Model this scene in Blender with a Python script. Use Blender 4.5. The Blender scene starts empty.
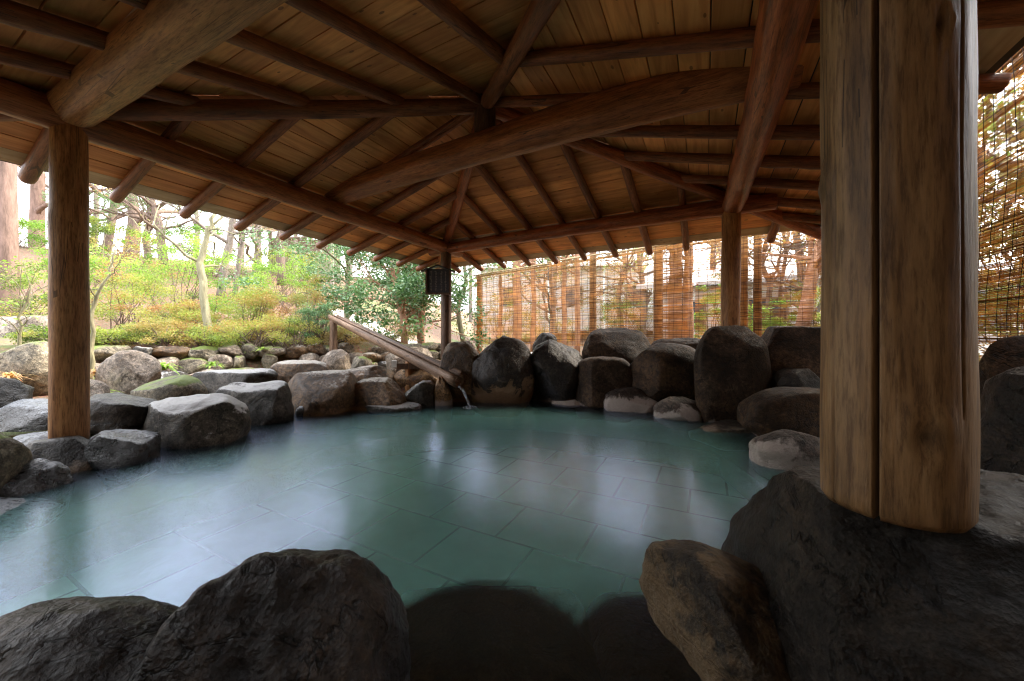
import bpy, bmesh, math, random
import numpy as np
from mathutils import Vector, Matrix, Quaternion, noise
R = math.radians
EYE, F, Y0, H = .92, 366.0, 336.0, 1.6
C = bpy.context.scene.collection
sc = bpy.context.scene
rnd = random.Random(7)

# ------------------------------------------------------------------ helpers
def smooth(x, a, b):
    t = min(1, max(0, (x - a) / (b - a))); return t * t * (3 - 2 * t)
def wp(px, Z, z): return Vector(((px - 512) / F * Z, Z, z))
def zpx(py, Z): return EYE - (py - Y0) / F * Z
def tag(o, label=None, cat=None, group=None, kind=None):
    if label: o['label'] = label
    if cat: o['category'] = cat
    if group: o['group'] = group
    if kind: o['kind'] = kind
    return o
def empty(name, loc):
    o = bpy.data.objects.new(name, None); C.objects.link(o); o.location = loc
    o.empty_display_size = .1; return o
def link(name, me, mat, parent=None, M=None):
    """link a mesh; M is its world matrix; a parent is an unrotated Empty or an object whose matrix is known"""
    o = bpy.data.objects.new(name, me); C.objects.link(o)
    if mat is not None and not me.materials:
        for m in (mat if isinstance(mat, (list, tuple)) else [mat]): me.materials.append(m)
    M = M if M is not None else Matrix.Identity(4)
    if parent is not None:
        o.parent = parent
        PM = parent.get('_m'); 
        pm = Matrix([PM[i*4:i*4+4] for i in range(4)]) if PM else Matrix.Translation(parent.location)
        o.matrix_local = pm.inverted() @ M
    else:
        o.matrix_local = M
    return o
def mesh(verts, faces, smooth_=True, name='m'):
    me = bpy.data.meshes.new(name); me.from_pydata([tuple(v) for v in verts], [], faces); me.update()
    if smooth_: me.shade_smooth()
    return me
def np_mesh(V, k, tone=None, smooth_=False):
    """V: (n*k,3) vertices, every k consecutive ones form a face"""
    n = len(V) // k
    me = bpy.data.meshes.new('m')
    me.vertices.add(len(V)); me.vertices.foreach_set('co', np.asarray(V, dtype=np.float32).ravel())
    me.loops.add(n * k); me.loops.foreach_set('vertex_index', np.arange(n * k, dtype=np.int32))
    me.polygons.add(n); me.polygons.foreach_set('loop_start', np.arange(0, n * k, k, dtype=np.int32))
    me.update(calc_edges=True)
    if tone is not None:
        a = me.attributes.new('tone', 'FLOAT', 'FACE'); a.data.foreach_set('value', np.asarray(tone, dtype=np.float32))
    return me
def add_tone(me, vals, dom='FACE', name='tone'):
    a = me.attributes.new(name, 'FLOAT', dom); a.data.foreach_set('value', np.asarray(vals, dtype=np.float32))

class MB:
    def __init__(s): s.v = []; s.f = []; s.t = []
    def box(s, c, dx, dy, dz, M=None, tone=0.):
        M = M or Matrix.Identity(4); b = len(s.v); c = Vector(c)
        for x in (-1, 1):
            for y in (-1, 1):
                for z in (-1, 1): s.v.append(M @ (c + Vector((x*dx/2, y*dy/2, z*dz/2))))
        for q in ((0,1,3,2),(4,6,7,5),(0,4,5,1),(2,3,7,6),(0,2,6,4),(1,5,7,3)):
            s.f.append([b+i for i in q]); s.t.append(tone)
    def tube(s, pts, rad, n=8, tone=0., caps=True, wob=0.):
        pts = [Vector(p) for p in pts]; b = len(s.v); up = Vector((.13, .21, .97))
        d0 = (pts[-1]-pts[0]).normalized()
        if abs(d0.dot(up)) > .9: up = Vector((1, .1, 0))
        for i, p in enumerate(pts):
            d = (pts[min(i+1, len(pts)-1)] - pts[max(i-1, 0)]).normalized()
            x = d.cross(up).normalized(); y = d.cross(x).normalized()
            r = rad[i] if hasattr(rad, '__len__') else rad
            for j in range(n):
                a = 2*math.pi*j/n
                rr = r*(1+wob*noise.noise(Vector((math.cos(a)*2, math.sin(a)*2, i*.8+p.x*3))))
                s.v.append(p + x*math.cos(a)*rr + y*math.sin(a)*rr)
        for i in range(len(pts)-1):
            for j in range(n):
                k = (j+1) % n
                s.f.append([b+i*n+j, b+i*n+k, b+(i+1)*n+k, b+(i+1)*n+j]); s.t.append(tone)
        if caps:
            s.f.append([b+j for j in range(n)][::-1]); s.f.append([b+(len(pts)-1)*n+j for j in range(n)])
            s.t += [tone, tone]
    def poly(s, pts, tone=0.):
        b = len(s.v); s.v += [Vector(p) for p in pts]; s.f.append(list(range(b, b+len(pts)))); s.t.append(tone)
    def build(s, name, mat, parent=None, smooth_=False, M=None):
        me = mesh(s.v, s.f, smooth_); add_tone(me, s.t)
        return link(name, me, mat, parent, M)

# ------------------------------------------------------------------ materials
def newmat(name):
    m = bpy.data.materials.new(name); m.use_nodes = True; nt = m.node_tree
    for n in list(nt.nodes): nt.nodes.remove(n)
    out = nt.nodes.new('ShaderNodeOutputMaterial')
    def N(t, **kw):
        n = nt.nodes.new('ShaderNode' + t)
        for k, v in kw.items():
            if k in n.inputs.keys(): n.inputs[k].default_value = v
            else: setattr(n, k, v)
        return n
    def L(a, b): nt.links.new(a, b)
    return m, nt, out, N, L
def c4(c): return (c[0], c[1], c[2], 1)
def ramp(N, L, fac, stops):
    r = N('ValToRGB'); e = r.color_ramp.elements
    while len(e) < len(stops): e.new(.5)
    for i, (p, c) in enumerate(stops): e[i].position = p; e[i].color = c4(c)
    L(fac, r.inputs['Fac']); return r.outputs['Color']
def mixc(N, L, fac, a, b, mode='MIX'):
    m = N('Mix', data_type='RGBA', blend_type=mode)
    for s, v in ((0, fac), (6, a), (7, b)):
        if isinstance(v, (int, float)): m.inputs[s].default_value = v
        elif isinstance(v, (tuple, list)): m.inputs[s].default_value = c4(v)
        else: L(v, m.inputs[s])
    return m.outputs[2]
def math_(N, L, op, a, b=0., c=None):
    m = N('Math', operation=op)
    for i, v in enumerate((a, b, c)):
        if v is None: continue
        if isinstance(v, (int, float)): m.inputs[i].default_value = v
        else: L(v, m.inputs[i])
    return m.outputs[0]
def bump(N, L, h, strength, dist=.02, prev=None):
    b = N('Bump', Strength=strength, Distance=dist); L(h, b.inputs['Height'])
    if prev is not None: L(prev, b.inputs['Normal'])
    return b.outputs['Normal']

def wood_mat(name, c1, c2, c3, rough=.55, grain=1., stain=.5):
    """log wood: fibres along local z, knots from the mesh attribute 'knot'"""
    m, nt, out, N, L = newmat(name)
    tc = N('TexCoord'); oi = N('ObjectInfo')
    off = N('VectorMath', operation='ADD'); L(tc.outputs['Object'], off.inputs[0])
    sc_ = N('VectorMath', operation='SCALE', Scale=13.); cmb = N('CombineXYZ')
    for i in range(3): L(oi.outputs['Random'], cmb.inputs[i])
    L(cmb.outputs[0], sc_.inputs[0]); L(sc_.outputs[0], off.inputs[1])
    mp = N('Mapping'); mp.inputs['Scale'].default_value = (1, 1, .1); L(off.outputs[0], mp.inputs[0])
    n1 = N('TexNoise', Scale=22., Detail=9., Roughness=.6, Distortion=.25); L(mp.outputs[0], n1.inputs['Vector'])
    mp2 = N('Mapping'); mp2.inputs['Scale'].default_value = (1, 1, .25); L(off.outputs[0], mp2.inputs[0])
    n2 = N('TexNoise', Scale=5., Detail=5., Roughness=.6); L(mp2.outputs[0], n2.inputs['Vector'])
    n3 = N('TexNoise', Scale=120., Detail=5., Roughness=.7); L(mp.outputs[0], n3.inputs['Vector'])
    col = ramp(N, L, n1.outputs[0], [(.28, c2), (.5, c1), (.75, c3)])
    st = ramp(N, L, n2.outputs[0], [(.35, (1-stain*.75,)*3), (.6, (1, 1, 1))])
    col = mixc(N, L, 1., col, st, 'MULTIPLY')
    col = mixc(N, L, 1., col, ramp(N, L, n3.outputs[0], [(.38, (.55, .5, .46)), (.5, (1, 1, 1)), (.66, (1.25, 1.22, 1.2))]), 'MULTIPLY')
    kn = N('Attribute', attribute_name='knot')
    col = mixc(N, L, math_(N, L, 'MULTIPLY', kn.outputs['Fac'], .85), col, tuple(x*.18 for x in c2))
    # thin drying checks
    mp3 = N('Mapping'); mp3.inputs['Scale'].default_value = (1, 1, .035); L(off.outputs[0], mp3.inputs[0])
    v = N('TexVoronoi', Scale=22., feature='DISTANCE_TO_EDGE'); L(mp3.outputs[0], v.inputs['Vector'])
    ck = math_(N, L, 'LESS_THAN', v.outputs['Distance'], .018)
    ckn = N('TexNoise', Scale=3.); L(off.outputs[0], ckn.inputs['Vector'])
    ck = math_(N, L, 'MULTIPLY', ck, math_(N, L, 'GREATER_THAN', ckn.outputs[0], .53))
    col = mixc(N, L, math_(N, L, 'MULTIPLY', ck, .75), col, tuple(x*.2 for x in c2))
    p = N('BsdfPrincipled', Roughness=rough); L(col, p.inputs['Base Color'])
    p.inputs['Specular IOR Level'].default_value = .35
    b = bump(N, L, n1.outputs[0], .35*grain, .012)
    b = bump(N, L, n3.outputs[0], .25*grain, .004, b)
    L(b, p.inputs['Normal']); L(p.outputs[0], out.inputs[0]); return m
def board_mat(name, a, b, c):
    """boards: grain along local x; every board has its own tone"""
    m, nt, out, N, L = newmat(name)
    tc = N('TexCoord'); at = N('Attribute', attribute_name='tone')
    mp = N('Mapping'); mp.inputs['Scale'].default_value = (.1, 1, 1); L(tc.outputs['Object'], mp.inputs[0])
    cm = N('CombineXYZ'); L(math_(N, L, 'MULTIPLY', at.outputs['Fac'], 40.), cm.inputs[2])
    ad = N('VectorMath', operation='ADD'); L(mp.outputs[0], ad.inputs[0]); L(cm.outputs[0], ad.inputs[1])
    n1 = N('TexNoise', Scale=16., Detail=7., Roughness=.55, Distortion=1.0); L(ad.outputs[0], n1.inputs['Vector'])
    n2 = N('TexNoise', Scale=1.7, Detail=4.); L(tc.outputs['Object'], n2.inputs['Vector'])
    kv = N('TexVoronoi', Scale=5.5); 
    mp2 = N('Mapping'); mp2.inputs['Scale'].default_value = (.7, 1.5, 1); L(tc.outputs['Object'], mp2.inputs[0]); L(mp2.outputs[0], kv.inputs['Vector'])
    kn = math_(N, L, 'LESS_THAN', kv.outputs['Distance'], .09)
    col = ramp(N, L, n1.outputs[0], [(.3, b), (.55, a), (.75, c)])
    tn = ramp(N, L, at.outputs['Fac'], [(0, (.62, .55, .48)), (.5, (.92, .9, .86)), (1, (1.15, 1.12, 1.05))])
    col = mixc(N, L, 1., col, tn, 'MULTIPLY')
    wt = ramp(N, L, n2.outputs[0], [(.3, (.6, .55, .5)), (.5, (1, 1, 1))])
    col = mixc(N, L, 1., col, wt, 'MULTIPLY')
    col = mixc(N, L, math_(N, L, 'MULTIPLY', kn, .7), col, tuple(x*.25 for x in b))
    p = N('BsdfPrincipled', Roughness=.62); L(col, p.inputs['Base Color'])
    L(bump(N, L, n1.outputs[0], .3, .01), p.inputs['Normal']); L(p.outputs[0], out.inputs[0]); return m
def rock_mat(name, c1, c2, rough=.5, dep=None, depz=.1, moss=0., spec=.35, fine=1., depc=(.52, .42, .37), cover=0., top=None, topk=.62):
    m, nt, out, N, L = newmat(name)
    g = N('NewGeometry'); tc = N('TexCoord')
    pos = g.outputs['Position']
    n1 = N('TexNoise', Scale=2.6, Detail=9., Roughness=.62, Distortion=.5); L(pos, n1.inputs['Vector'])
    n2 = N('TexNoise', Scale=26.*fine, Detail=6., Roughness=.7); L(pos, n2.inputs['Vector'])
    n3 = N('TexVoronoi', Scale=70.*fine); n4 = N('TexNoise', Scale=120.*fine, Detail=5., Roughness=.75); L(pos, n4.inputs['Vector']); L(pos, n3.inputs['Vector'])
    col = ramp(N, L, n1.outputs[0], [(.38, c1), (.52, tuple((x+y)/2 for x, y in zip(c1, c2))), (.6, c2)])
    sp = ramp(N, L, n2.outputs[0], [(.36, (.4, .38, .36)), (.5, (.9, .88, .86)), (.66, (1.6, 1.5, 1.4))])
    col = mixc(N, L, 1., col, sp, 'MULTIPLY')
    col = mixc(N, L, 1., col, ramp(N, L, n4.outputs[0], [(.36, (.55, .53, .5)), (.5, (.95, .95, .93)), (.66, (1.5, 1.45, 1.4))]), 'MULTIPLY')
    sx = N('SeparateXYZ'); L(pos, sx.inputs[0])
    n7 = N('TexNoise', Scale=3.4, Detail=5., Roughness=.55, Distortion=1.2); L(pos, n7.inputs['Vector'])
    ck = N('MapRange'); L(math_(N, L, 'ABSOLUTE', math_(N, L, 'SUBTRACT', n7.outputs[0], .5)), ck.inputs[0]); ck.inputs[1].default_value = 0; ck.inputs[2].default_value = .014
    col = mixc(N, L, ck.outputs[0], tuple(x*.35 for x in c1), col)
    # lichen blotches
    n5 = N('TexNoise', Scale=6.5, Detail=8., Roughness=.75); L(pos, n5.inputs['Vector'])
    li = ramp(N, L, n5.outputs[0], [(.58, (0, 0, 0)), (.66, (1, 1, 1))])
    col = mixc(N, L, math_(N, L, 'MULTIPLY', li, .35), col, tuple(min(.6, x*1.5+.04) for x in c2))
    if cover:   # broad patches of pale crust
        n6 = N('TexNoise', Scale=3.1, Detail=9., Roughness=.7); L(pos, n6.inputs['Vector'])
        cv = ramp(N, L, n6.outputs[0], [(.5-cover*.2, (0, 0, 0)), (.56-cover*.2, (1, 1, 1))])
        col = mixc(N, L, math_(N, L, 'MULTIPLY', cv, .85), col, depc)
    if top:  # faces pointing up get the paler top colour, edge broken by noise
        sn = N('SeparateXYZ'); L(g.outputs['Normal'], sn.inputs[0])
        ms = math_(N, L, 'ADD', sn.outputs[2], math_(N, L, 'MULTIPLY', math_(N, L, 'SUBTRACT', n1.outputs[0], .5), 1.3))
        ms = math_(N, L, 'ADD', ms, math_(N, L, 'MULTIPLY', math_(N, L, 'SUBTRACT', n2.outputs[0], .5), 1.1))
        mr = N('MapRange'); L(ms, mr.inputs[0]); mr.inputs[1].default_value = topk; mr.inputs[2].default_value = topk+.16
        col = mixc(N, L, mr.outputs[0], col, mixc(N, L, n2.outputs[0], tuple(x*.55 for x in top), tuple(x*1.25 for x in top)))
    if dep:
        zz = math_(N, L, 'ADD', sx.outputs[2], math_(N, L, 'MULTIPLY', math_(N, L, 'SUBTRACT', n1.outputs[0], .5), .9*dep))
        zz = math_(N, L, 'ADD', zz, math_(N, L, 'MULTIPLY', math_(N, L, 'SUBTRACT', n2.outputs[0], .5), .12))
        mr = N('MapRange'); L(zz, mr.inputs[0]); mr.inputs[1].default_value = depz+.035; mr.inputs[2].default_value = depz-.01
        dc = mixc(N, L, n2.outputs[0], tuple(x*.6 for x in depc), depc)
        col = mixc(N, L, math_(N, L, 'MULTIPLY', mr.outputs[0], .9), col, dc)
    if moss:
        sn = N('SeparateXYZ'); L(g.outputs['Normal'], sn.inputs[0])
        ms = math_(N, L, 'ADD', sn.outputs[2], math_(N, L, 'MULTIPLY', math_(N, L, 'SUBTRACT', n1.outputs[0], .5), 2.4))
        mr = N('MapRange'); L(ms, mr.inputs[0]); mr.inputs[1].default_value = 1.05-moss; mr.inputs[2].default_value = 1.3-moss
        col = mixc(N, L, mr.outputs[0], col, mixc(N, L, n2.outputs[0], (.06, .1, .02), (.22, .27, .07)))
    p = N('BsdfPrincipled'); L(col, p.inputs['Base Color']); p.inputs['Specular IOR Level'].default_value = spec
    rr = N('MapRange'); L(n2.outputs[0], rr.inputs[0]); rr.inputs[1].default_value = .3; rr.inputs[2].default_value = .7
    rr.inputs[3].default_value = rough-.12; rr.inputs[4].default_value = rough+.15; L(rr.outputs[0], p.inputs['Roughness'])
    b = bump(N, L, ck.outputs[0], .5, .02); b = bump(N, L, n1.outputs[0], .55, .06, b); b = bump(N, L, n2.outputs[0], .6, .018, b)
    b = bump(N, L, n3.outputs['Distance'], .4, .008, b); b = bump(N, L, n4.outputs[0], .5, .005, b)
    L(b, p.inputs['Normal']); L(p.outputs[0], out.inputs[0]); return m
def leaf_mat(name, cols, trans=.35, rough=.5):
    m, nt, out, N, L = newmat(name)
    at = N('Attribute', attribute_name='tone'); k = len(cols)
    col = ramp(N, L, at.outputs['Fac'], [(i/(k-1) if k > 1 else 0, c) for i, c in enumerate(cols)])
    p = N('BsdfPrincipled', Roughness=rough); L(col, p.inputs['Base Color']); p.inputs['Specular IOR Level'].default_value = .3
    t = N('BsdfTranslucent'); L(mixc(N, L, 1., col, (1.3, 1.35, .8), 'MULTIPLY'), t.inputs['Color'])
    mx = N('MixShader'); mx.inputs[0].default_value = trans; L(p.outputs[0], mx.inputs[1]); L(t.outputs[0], mx.inputs[2])
    L(mx.outputs[0], out.inputs[0]); return m
def bark_mat(name, a, b, scale=9.):
    m, nt, out, N, L = newmat(name)
    g = N('NewGeometry'); mp = N('Mapping'); mp.inputs['Scale'].default_value = (1, 1, .18); L(g.outputs['Position'], mp.inputs[0])
    n = N('TexNoise', Scale=scale*2, Detail=8., Roughness=.7); L(mp.outputs[0], n.inputs['Vector'])
    col = ramp(N, L, n.outputs[0], [(.35, a), (.65, b)])
    p = N('BsdfPrincipled', Roughness=.8); L(col, p.inputs['Base Color']); L(bump(N, L, n.outputs[0], .7, .03), p.inputs['Normal'])
    L(p.outputs[0], out.inputs[0]); return m
def plain_mat(name, a, rough=.6, var=.25, scale=12., metal=0.):
    m, nt, out, N, L = newmat(name)
    g = N('NewGeometry'); n = N('TexNoise', Scale=scale, Detail=6., Roughness=.6); L(g.outputs['Position'], n.inputs['Vector'])
    col = ramp(N, L, n.outputs[0], [(.3, tuple(x*(1-var) for x in a)), (.7, tuple(min(1, x*(1+var)) for x in a))])
    p = N('BsdfPrincipled', Roughness=rough, Metallic=metal); L(col, p.inputs['Base Color'])
    L(bump(N, L, n.outputs[0], .2, .01), p.inputs['Normal']); L(p.outputs[0], out.inputs[0]); return m

W_raft = wood_mat('rafter wood', (.24, .085, .032), (.11, .038, .016), (.37, .145, .06), .5)
W_beam = wood_mat('beam wood', (.36, .13, .045), (.16, .055, .021), (.54, .22, .085), .45)
W_red = wood_mat('reddish beam wood', (.36, .105, .036), (.14, .042, .018), (.58, .2, .08), .4, 1.2)
W_post = wood_mat('post wood', (.42, .2, .08), (.22, .095, .036), (.58, .32, .14), .5)
W_col = wood_mat('weathered column wood', (.22, .125, .052), (.085, .043, .018), (.38, .24, .12), .5, 1.3, .6)
W_dark = wood_mat('dark post wood', (.13, .075, .045), (.06, .035, .02), (.2, .12, .07), .55)
W_grey = wood_mat('silvered wood', (.22, .135, .085), (.1, .058, .035), (.36, .25, .17), .6, 1.3)
W_pole = wood_mat('fence pole wood', (.27, .15, .07), (.16, .08, .035), (.36, .21, .1), .6)
M_board = board_mat('ceiling boards', (.8, .38, .14), (.56, .23, .075), (.9, .5, .21))
M_pale = board_mat('pale eave boards', (.56, .47, .34), (.44, .35, .24), (.64, .56, .43))
M_block = plain_mat('pale blocking', (.5, .47, .42), .7, .2, 8)
M_cover = plain_mat('roof covering', (.05, .045, .04), .7)
M_sign = plain_mat('blackened board', (.035, .035, .042), .5, .4, 30)
M_ink = plain_mat('faded letters', (.16, .15, .13), .7, .4, 60)

# ------------------------------------------------------------------ plan of the pavilion
AX = R(-27.857)
U = Vector((math.cos(AX), math.sin(AX), 0)); V = Vector((-U.y, U.x, 0))
CEN = Vector((-.165, 2.233, 0))*H; S = 1.366*H
def pl(a, b, z): return CEN + U*(a*S) + V*(b*S) + Vector((0, 0, z))
def hz(h): return EYE + h*H
PA, PB, PC = pl(-1, -1, 0), pl(-1, 1, 0), pl(1, 1, 0)
PD = Vector((.715, .69, 0))

def make_log(L_, r0, r1, seed=0, n=20, seg=None, bend=(0, 0), wob=.05, groove=None, knots=4, flute=0., oval=1.):
    """tapered log along local z with uneven surface, knots and rounded ends"""
    rg = random.Random(seed); seg = seg or max(4, int(L_/.12))
    kk = [(rg.uniform(.08, .92)*L_, rg.uniform(0, 2*math.pi), rg.uniform(.02, .05)) for _ in range(knots)]
    vs, fs, kn = [], [], []
    zs = [0, .012*1] + [L_*(i+1)/(seg+1) for i in range(seg)] + [L_-.012, L_]
    rs = len(zs)
    for i, z in enumerate(zs):
        t = z/L_; r = r0+(r1-r0)*t
        e = 1 if 0 < i < rs-1 else .93
        bx, by = bend[0]*4*t*(1-t), bend[1]*4*t*(1-t)
        for j in range(n):
            a = 2*math.pi*j/n
            nz = noise.noise(Vector((math.cos(a)*1.3+seed*3.7, math.sin(a)*1.3, z*1.6)))+.45*noise.noise(Vector((math.cos(a)*3.1, math.sin(a)*3.1+seed, z*5)))
            rr = r*(1+wob*nz+flute*.5*math.cos(3*a+seed+z))*e
            kv = 0
            for (kz, ka, ks) in kk:
                da = (a-ka+math.pi) % (2*math.pi)-math.pi
                d = math.hypot((z-kz)/1.3, da*r)
                if d < ks*3: rr += ks*.28*math.exp(-(d/ks)**2); kv = max(kv, math.exp(-(d/(ks*.55))**2))
            if groove:
                for (ga, gw, gd, g0, g1) in groove:
                    da = abs((a-ga+math.pi) % (2*math.pi)-math.pi)
                    if da < gw and g0 <= t <= g1:
                        rr -= gd*(1-da/gw*.35); kv = max(kv, .85)
            vs.append((math.cos(a)*rr*oval+bx, math.sin(a)*rr/oval+by, z)); kn.append(kv)
    for i in range(rs-1):
        for j in range(n):
            k = (j+1) % n; fs.append([i*n+j, i*n+k, (i+1)*n+k, (i+1)*n+j])
    fs.append(list(range(n))[::-1]); fs.append([(rs-1)*n+j for j in range(n)])
    me = mesh(vs, fs); add_tone(me, kn, 'POINT', 'knot')
    me.polygons[len(fs)-1].use_smooth = False; me.polygons[len(fs)-2].use_smooth = False
    return me
def mat_between(p0, p1, roll=0.):
    d = (p1-p0); q = d.to_track_quat('Z', 'Y')
    return Matrix.Translation(p0) @ q.to_matrix().to_4x4() @ Matrix.Rotation(roll, 4, 'Z')
LC = [0]
def log(name, p0, p1, r0, r1, mat, parent, **kw):
    LC[0] += 1
    p0, p1 = Vector(p0), Vector(p1)
    roll = kw.pop('roll', LC[0]*1.7)
    return link(name, make_log((p1-p0).length, r0, r1, seed=LC[0], **kw), mat, parent, mat_between(p0, p1, roll))

gz = empty('bath_pavilion', CEN)
tag(gz, 'open timber pavilion with round log posts and low hipped board roof over the pool', 'pavilion')
# posts
log('post', (PA.x, PA.y, .15), (PA.x, PA.y, hz(.95)), .098, .092, W_post, gz, knots=7, n=32, wob=.05, roll=0)
log('post', (PB.x, PB.y, .1), (PB.x, PB.y, hz(.98)), .095, .09, W_dark, gz, knots=4)
log('post', (PC.x-.03, PC.y, .1), (PC.x, PC.y, hz(.97)), .1, .105, W_post, gz, knots=6, n=28)
ga = math.atan2(-PD.y, -PD.x)-R(11)
gr = [(ga, .032, .05, 0, 1), (ga-R(38), .02, .012, 0.0, .33), (ga+R(62), .018, .008, .1, .5)]
pd = log('post', (PD.x, PD.y, .60), (PD.x+.0, PD.y, hz(.97)), .103, .1, W_col, gz, n=220, seg=60, groove=gr, knots=0, wob=.045, roll=0)
pd.matrix_local = Matrix.Translation(Vector((PD.x, PD.y, .6))-CEN)
me = pd.data; kd = me.attributes['knot'].data
# big knot low on the column facing the pool
kang = math.atan2(-PD.y, -PD.x)+R(24)
for v in me.vertices:
    a = math.atan2(v.co.y, v.co.x); 
    for (kz, ka, ks) in ((.16, kang, .013), (.95, ga-R(22), .008), (.83, ga+R(45), .007), (.62, ga-R(55), .008)):
        da = (a-ka+math.pi) % (2*math.pi)-math.pi; d = math.hypot((v.co.z-kz)/1.15, da*.1)
        if d < ks*4:
            ring = math.exp(-(d/ks)**2); kd[v.index].value = max(kd[v.index].value, ring)
            f = 1-.10*ring+.06*math.exp(-((d-ks*2)/ks)**2); v.co.x *= f; v.co.y *= f
# plates
def ext(p, q, a, b):
    d = (q-p).normalized(); return p-d*a, q+d*b
z1 = hz(1.0)
def at(p, z): return Vector((p.x, p.y, z))
a, b = ext(PA, PB, .45, .4); log('plate_beam', at(a, z1-.02), at(b, z1-.03), .115, .1, W_beam, gz, knots=8, n=24)
a, b = ext(PB, PC, .35, .45); log('plate_beam', at(a, z1-.06), at(b, z1-.02), .09, .1, W_red, gz, knots=8, bend=(.0, .03), n=24, roll=0)
a, b = ext(PC, PD, .3, .4); log('plate_beam', at(a, z1-.01), at(b, z1+.0), .115, .118, W_red, gz, knots=14, n=48, seg=60, wob=.1, flute=.05, bend=(.05, .02))
a, b = ext(PA, PD, .16, .5); log('plate_beam', at(a, z1+.03), at(b, z1+.03), .122, .155, W_post, gz, knots=6, n=40, wob=.06)
# tie beam
tA, tC = pl(-1.07, .0, hz(1.1)), pl(1.12, -.02, hz(1.12))
tb = log('tie_beam', tA, tC, .125, .165, W_beam, gz, knots=9, n=40, seg=50, wob=.07, bend=(-.0, .06), roll=0)
kp = log('king_post', at(CEN, hz(1.12)), at(CEN, hz(1.44)), .11, .11, W_dark, gz, n=8, knots=1, wob=.02)
# roof surface
ZA, ZE = hz(1.46), hz(.915)
def zb(t): return ZA+(ZE-ZA)*t/1.5
faces = [(V, U), (U, -V), (-V, -U), (-U, V)]   # outward, along
def fp(k, t, a, dz=0.): 
    o, al = faces[k]; return CEN+o*(t*S)+al*(a*S)+Vector((0, 0, zb(t)+dz))
for k in range(4):
    for i in range(1, 12):
        a = -1.5+3*i/12
        t0 = max(abs(a), .03)
        if abs(a) < .01: t0 = .04
        r = .047+.006*((i*7+k*3) % 3)/2
        log('rafter', fp(k, 1.5+.035, a, -r-.012), fp(k, t0, a, -r-.012), r*1.04, r*.92, W_raft, gz, n=14, knots=3, wob=.08, seg=14)
for (sa, sb_) in ((-1, -1), (-1, 1), (1, 1), (1, -1)):
    e = pl(sa*1.53, sb_*1.53, zb(1.53)-.075); p = at(CEN+(e-at(CEN, 0)).normalized()*.07, hz(1.46)-.085)
    p.z = zb(.03)-.085
    log('hip_rafter', e, p, .078, .068, W_red if sb_ > 0 else W_raft, gz, n=18, knots=5, wob=.08, bend=(.03, 0))
# boards, one mesh of boards for each slope, in a frame with x along the eave
for k in range(4):
    o, al = faces[k]; slope = math.atan2(ZA-ZE, 1.5*S)
    yv = (o*math.cos(slope)-Vector((0, 0, 1))*math.sin(slope)).normalized(); nz = al.cross(yv)
    if nz.z < 0: al = -al; nz = al.cross(yv)
    apex = at(CEN, ZA)
    M = Matrix.Translation(apex) @ Matrix((al, yv, nz)).transposed().to_4x4()
    Ls = 1.5*S/math.cos(slope); cs = math.cos(slope)
    mb = MB(); pb = MB(); w = .2; nb = int(Ls/w)+1; rg = random.Random(k+3)
    for i in range(nb):
        y1 = Ls-i*w; y0 = max(0.02, y1-w+.009)
        if y1 < .1: break
        outer = i < 1
        xs = [-1]
        lim0, lim1 = y0*cs, y1*cs
        cuts = sorted(rg.sample([-1.25, -.75, -.25, .25, .75, 1.25], 2)) if not outer else [-.75, .75]
        edges = [None]+[c*S for c in cuts if abs(c*S) < lim0-.1]+[None]
        for j in range(len(edges)-1):
            l0 = -lim0 if edges[j] is None else edges[j]+.0015; l1 = -lim1 if edges[j] is None else edges[j]+.0015
            r0 = lim0 if edges[j+1] is None else edges[j+1]-.0015; r1_ = lim1 if edges[j+1] is None else edges[j+1]-.0015
            tn = rg.random(); tgt = pb if outer else mb; th = .016; dz = rg.uniform(-.002, .002)
            b0 = len(tgt.v)
            for z in (dz, dz+th):
                tgt.v += [Vector((l0, y0, z)), Vector((r0, y0, z)), Vector((r1_, y1, z)), Vector((l1, y1, z))]
            for q in ((3, 2, 1, 0), (4, 5, 6, 7), (0, 1, 5, 4), (1, 2, 6, 5), (2, 3, 7, 6), (3, 0, 4, 7)):
                tgt.f.append([b0+x for x in q]); tgt.t.append(tn)
    mb.build('ceiling_boards', M_board, gz, M=M); pb.build('eave_boards', M_pale, gz, M=M)
    cv = MB(); x1 = Ls*cs+.05
    cv.v += [Vector(p) for p in ((0, 0, .022), (x1, Ls+.05, .022), (-x1, Ls+.05, .022), (0, 0, .07), (x1, Ls+.05, .06), (-x1, Ls+.05, .06))]
    cv.f += [[2, 1, 0], [3, 4, 5], [1, 2, 5, 4]]; cv.t += [0]*3
    cv.build('roof_cover', M_cover, gz, M=M)
    # pale blocking boards between the rafters on top of the plate
    bl = MB()
    for i in range(12):
        a0, a1 = -1.5+3*i/12, -1.5+3*(i+1)/12
        if max(abs(a0), abs(a1)) > 1.26: continue
        m = (a0+a1)/2; p = fp(k, 1.03, m); zt = zb(1.03)-.012; z0 = z1+.06
        ang = math.atan2(faces[k][1].y, faces[k][1].x)
        bl.box((0, 0, 0), (a1-a0)*S-.085, .022, zt-z0, Matrix.Translation((p.x, p.y, (zt+z0)/2)) @ Matrix.Rotation(ang, 4, 'Z'), rnd.random())
    bl.build('blocking_board', M_block, gz)

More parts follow.
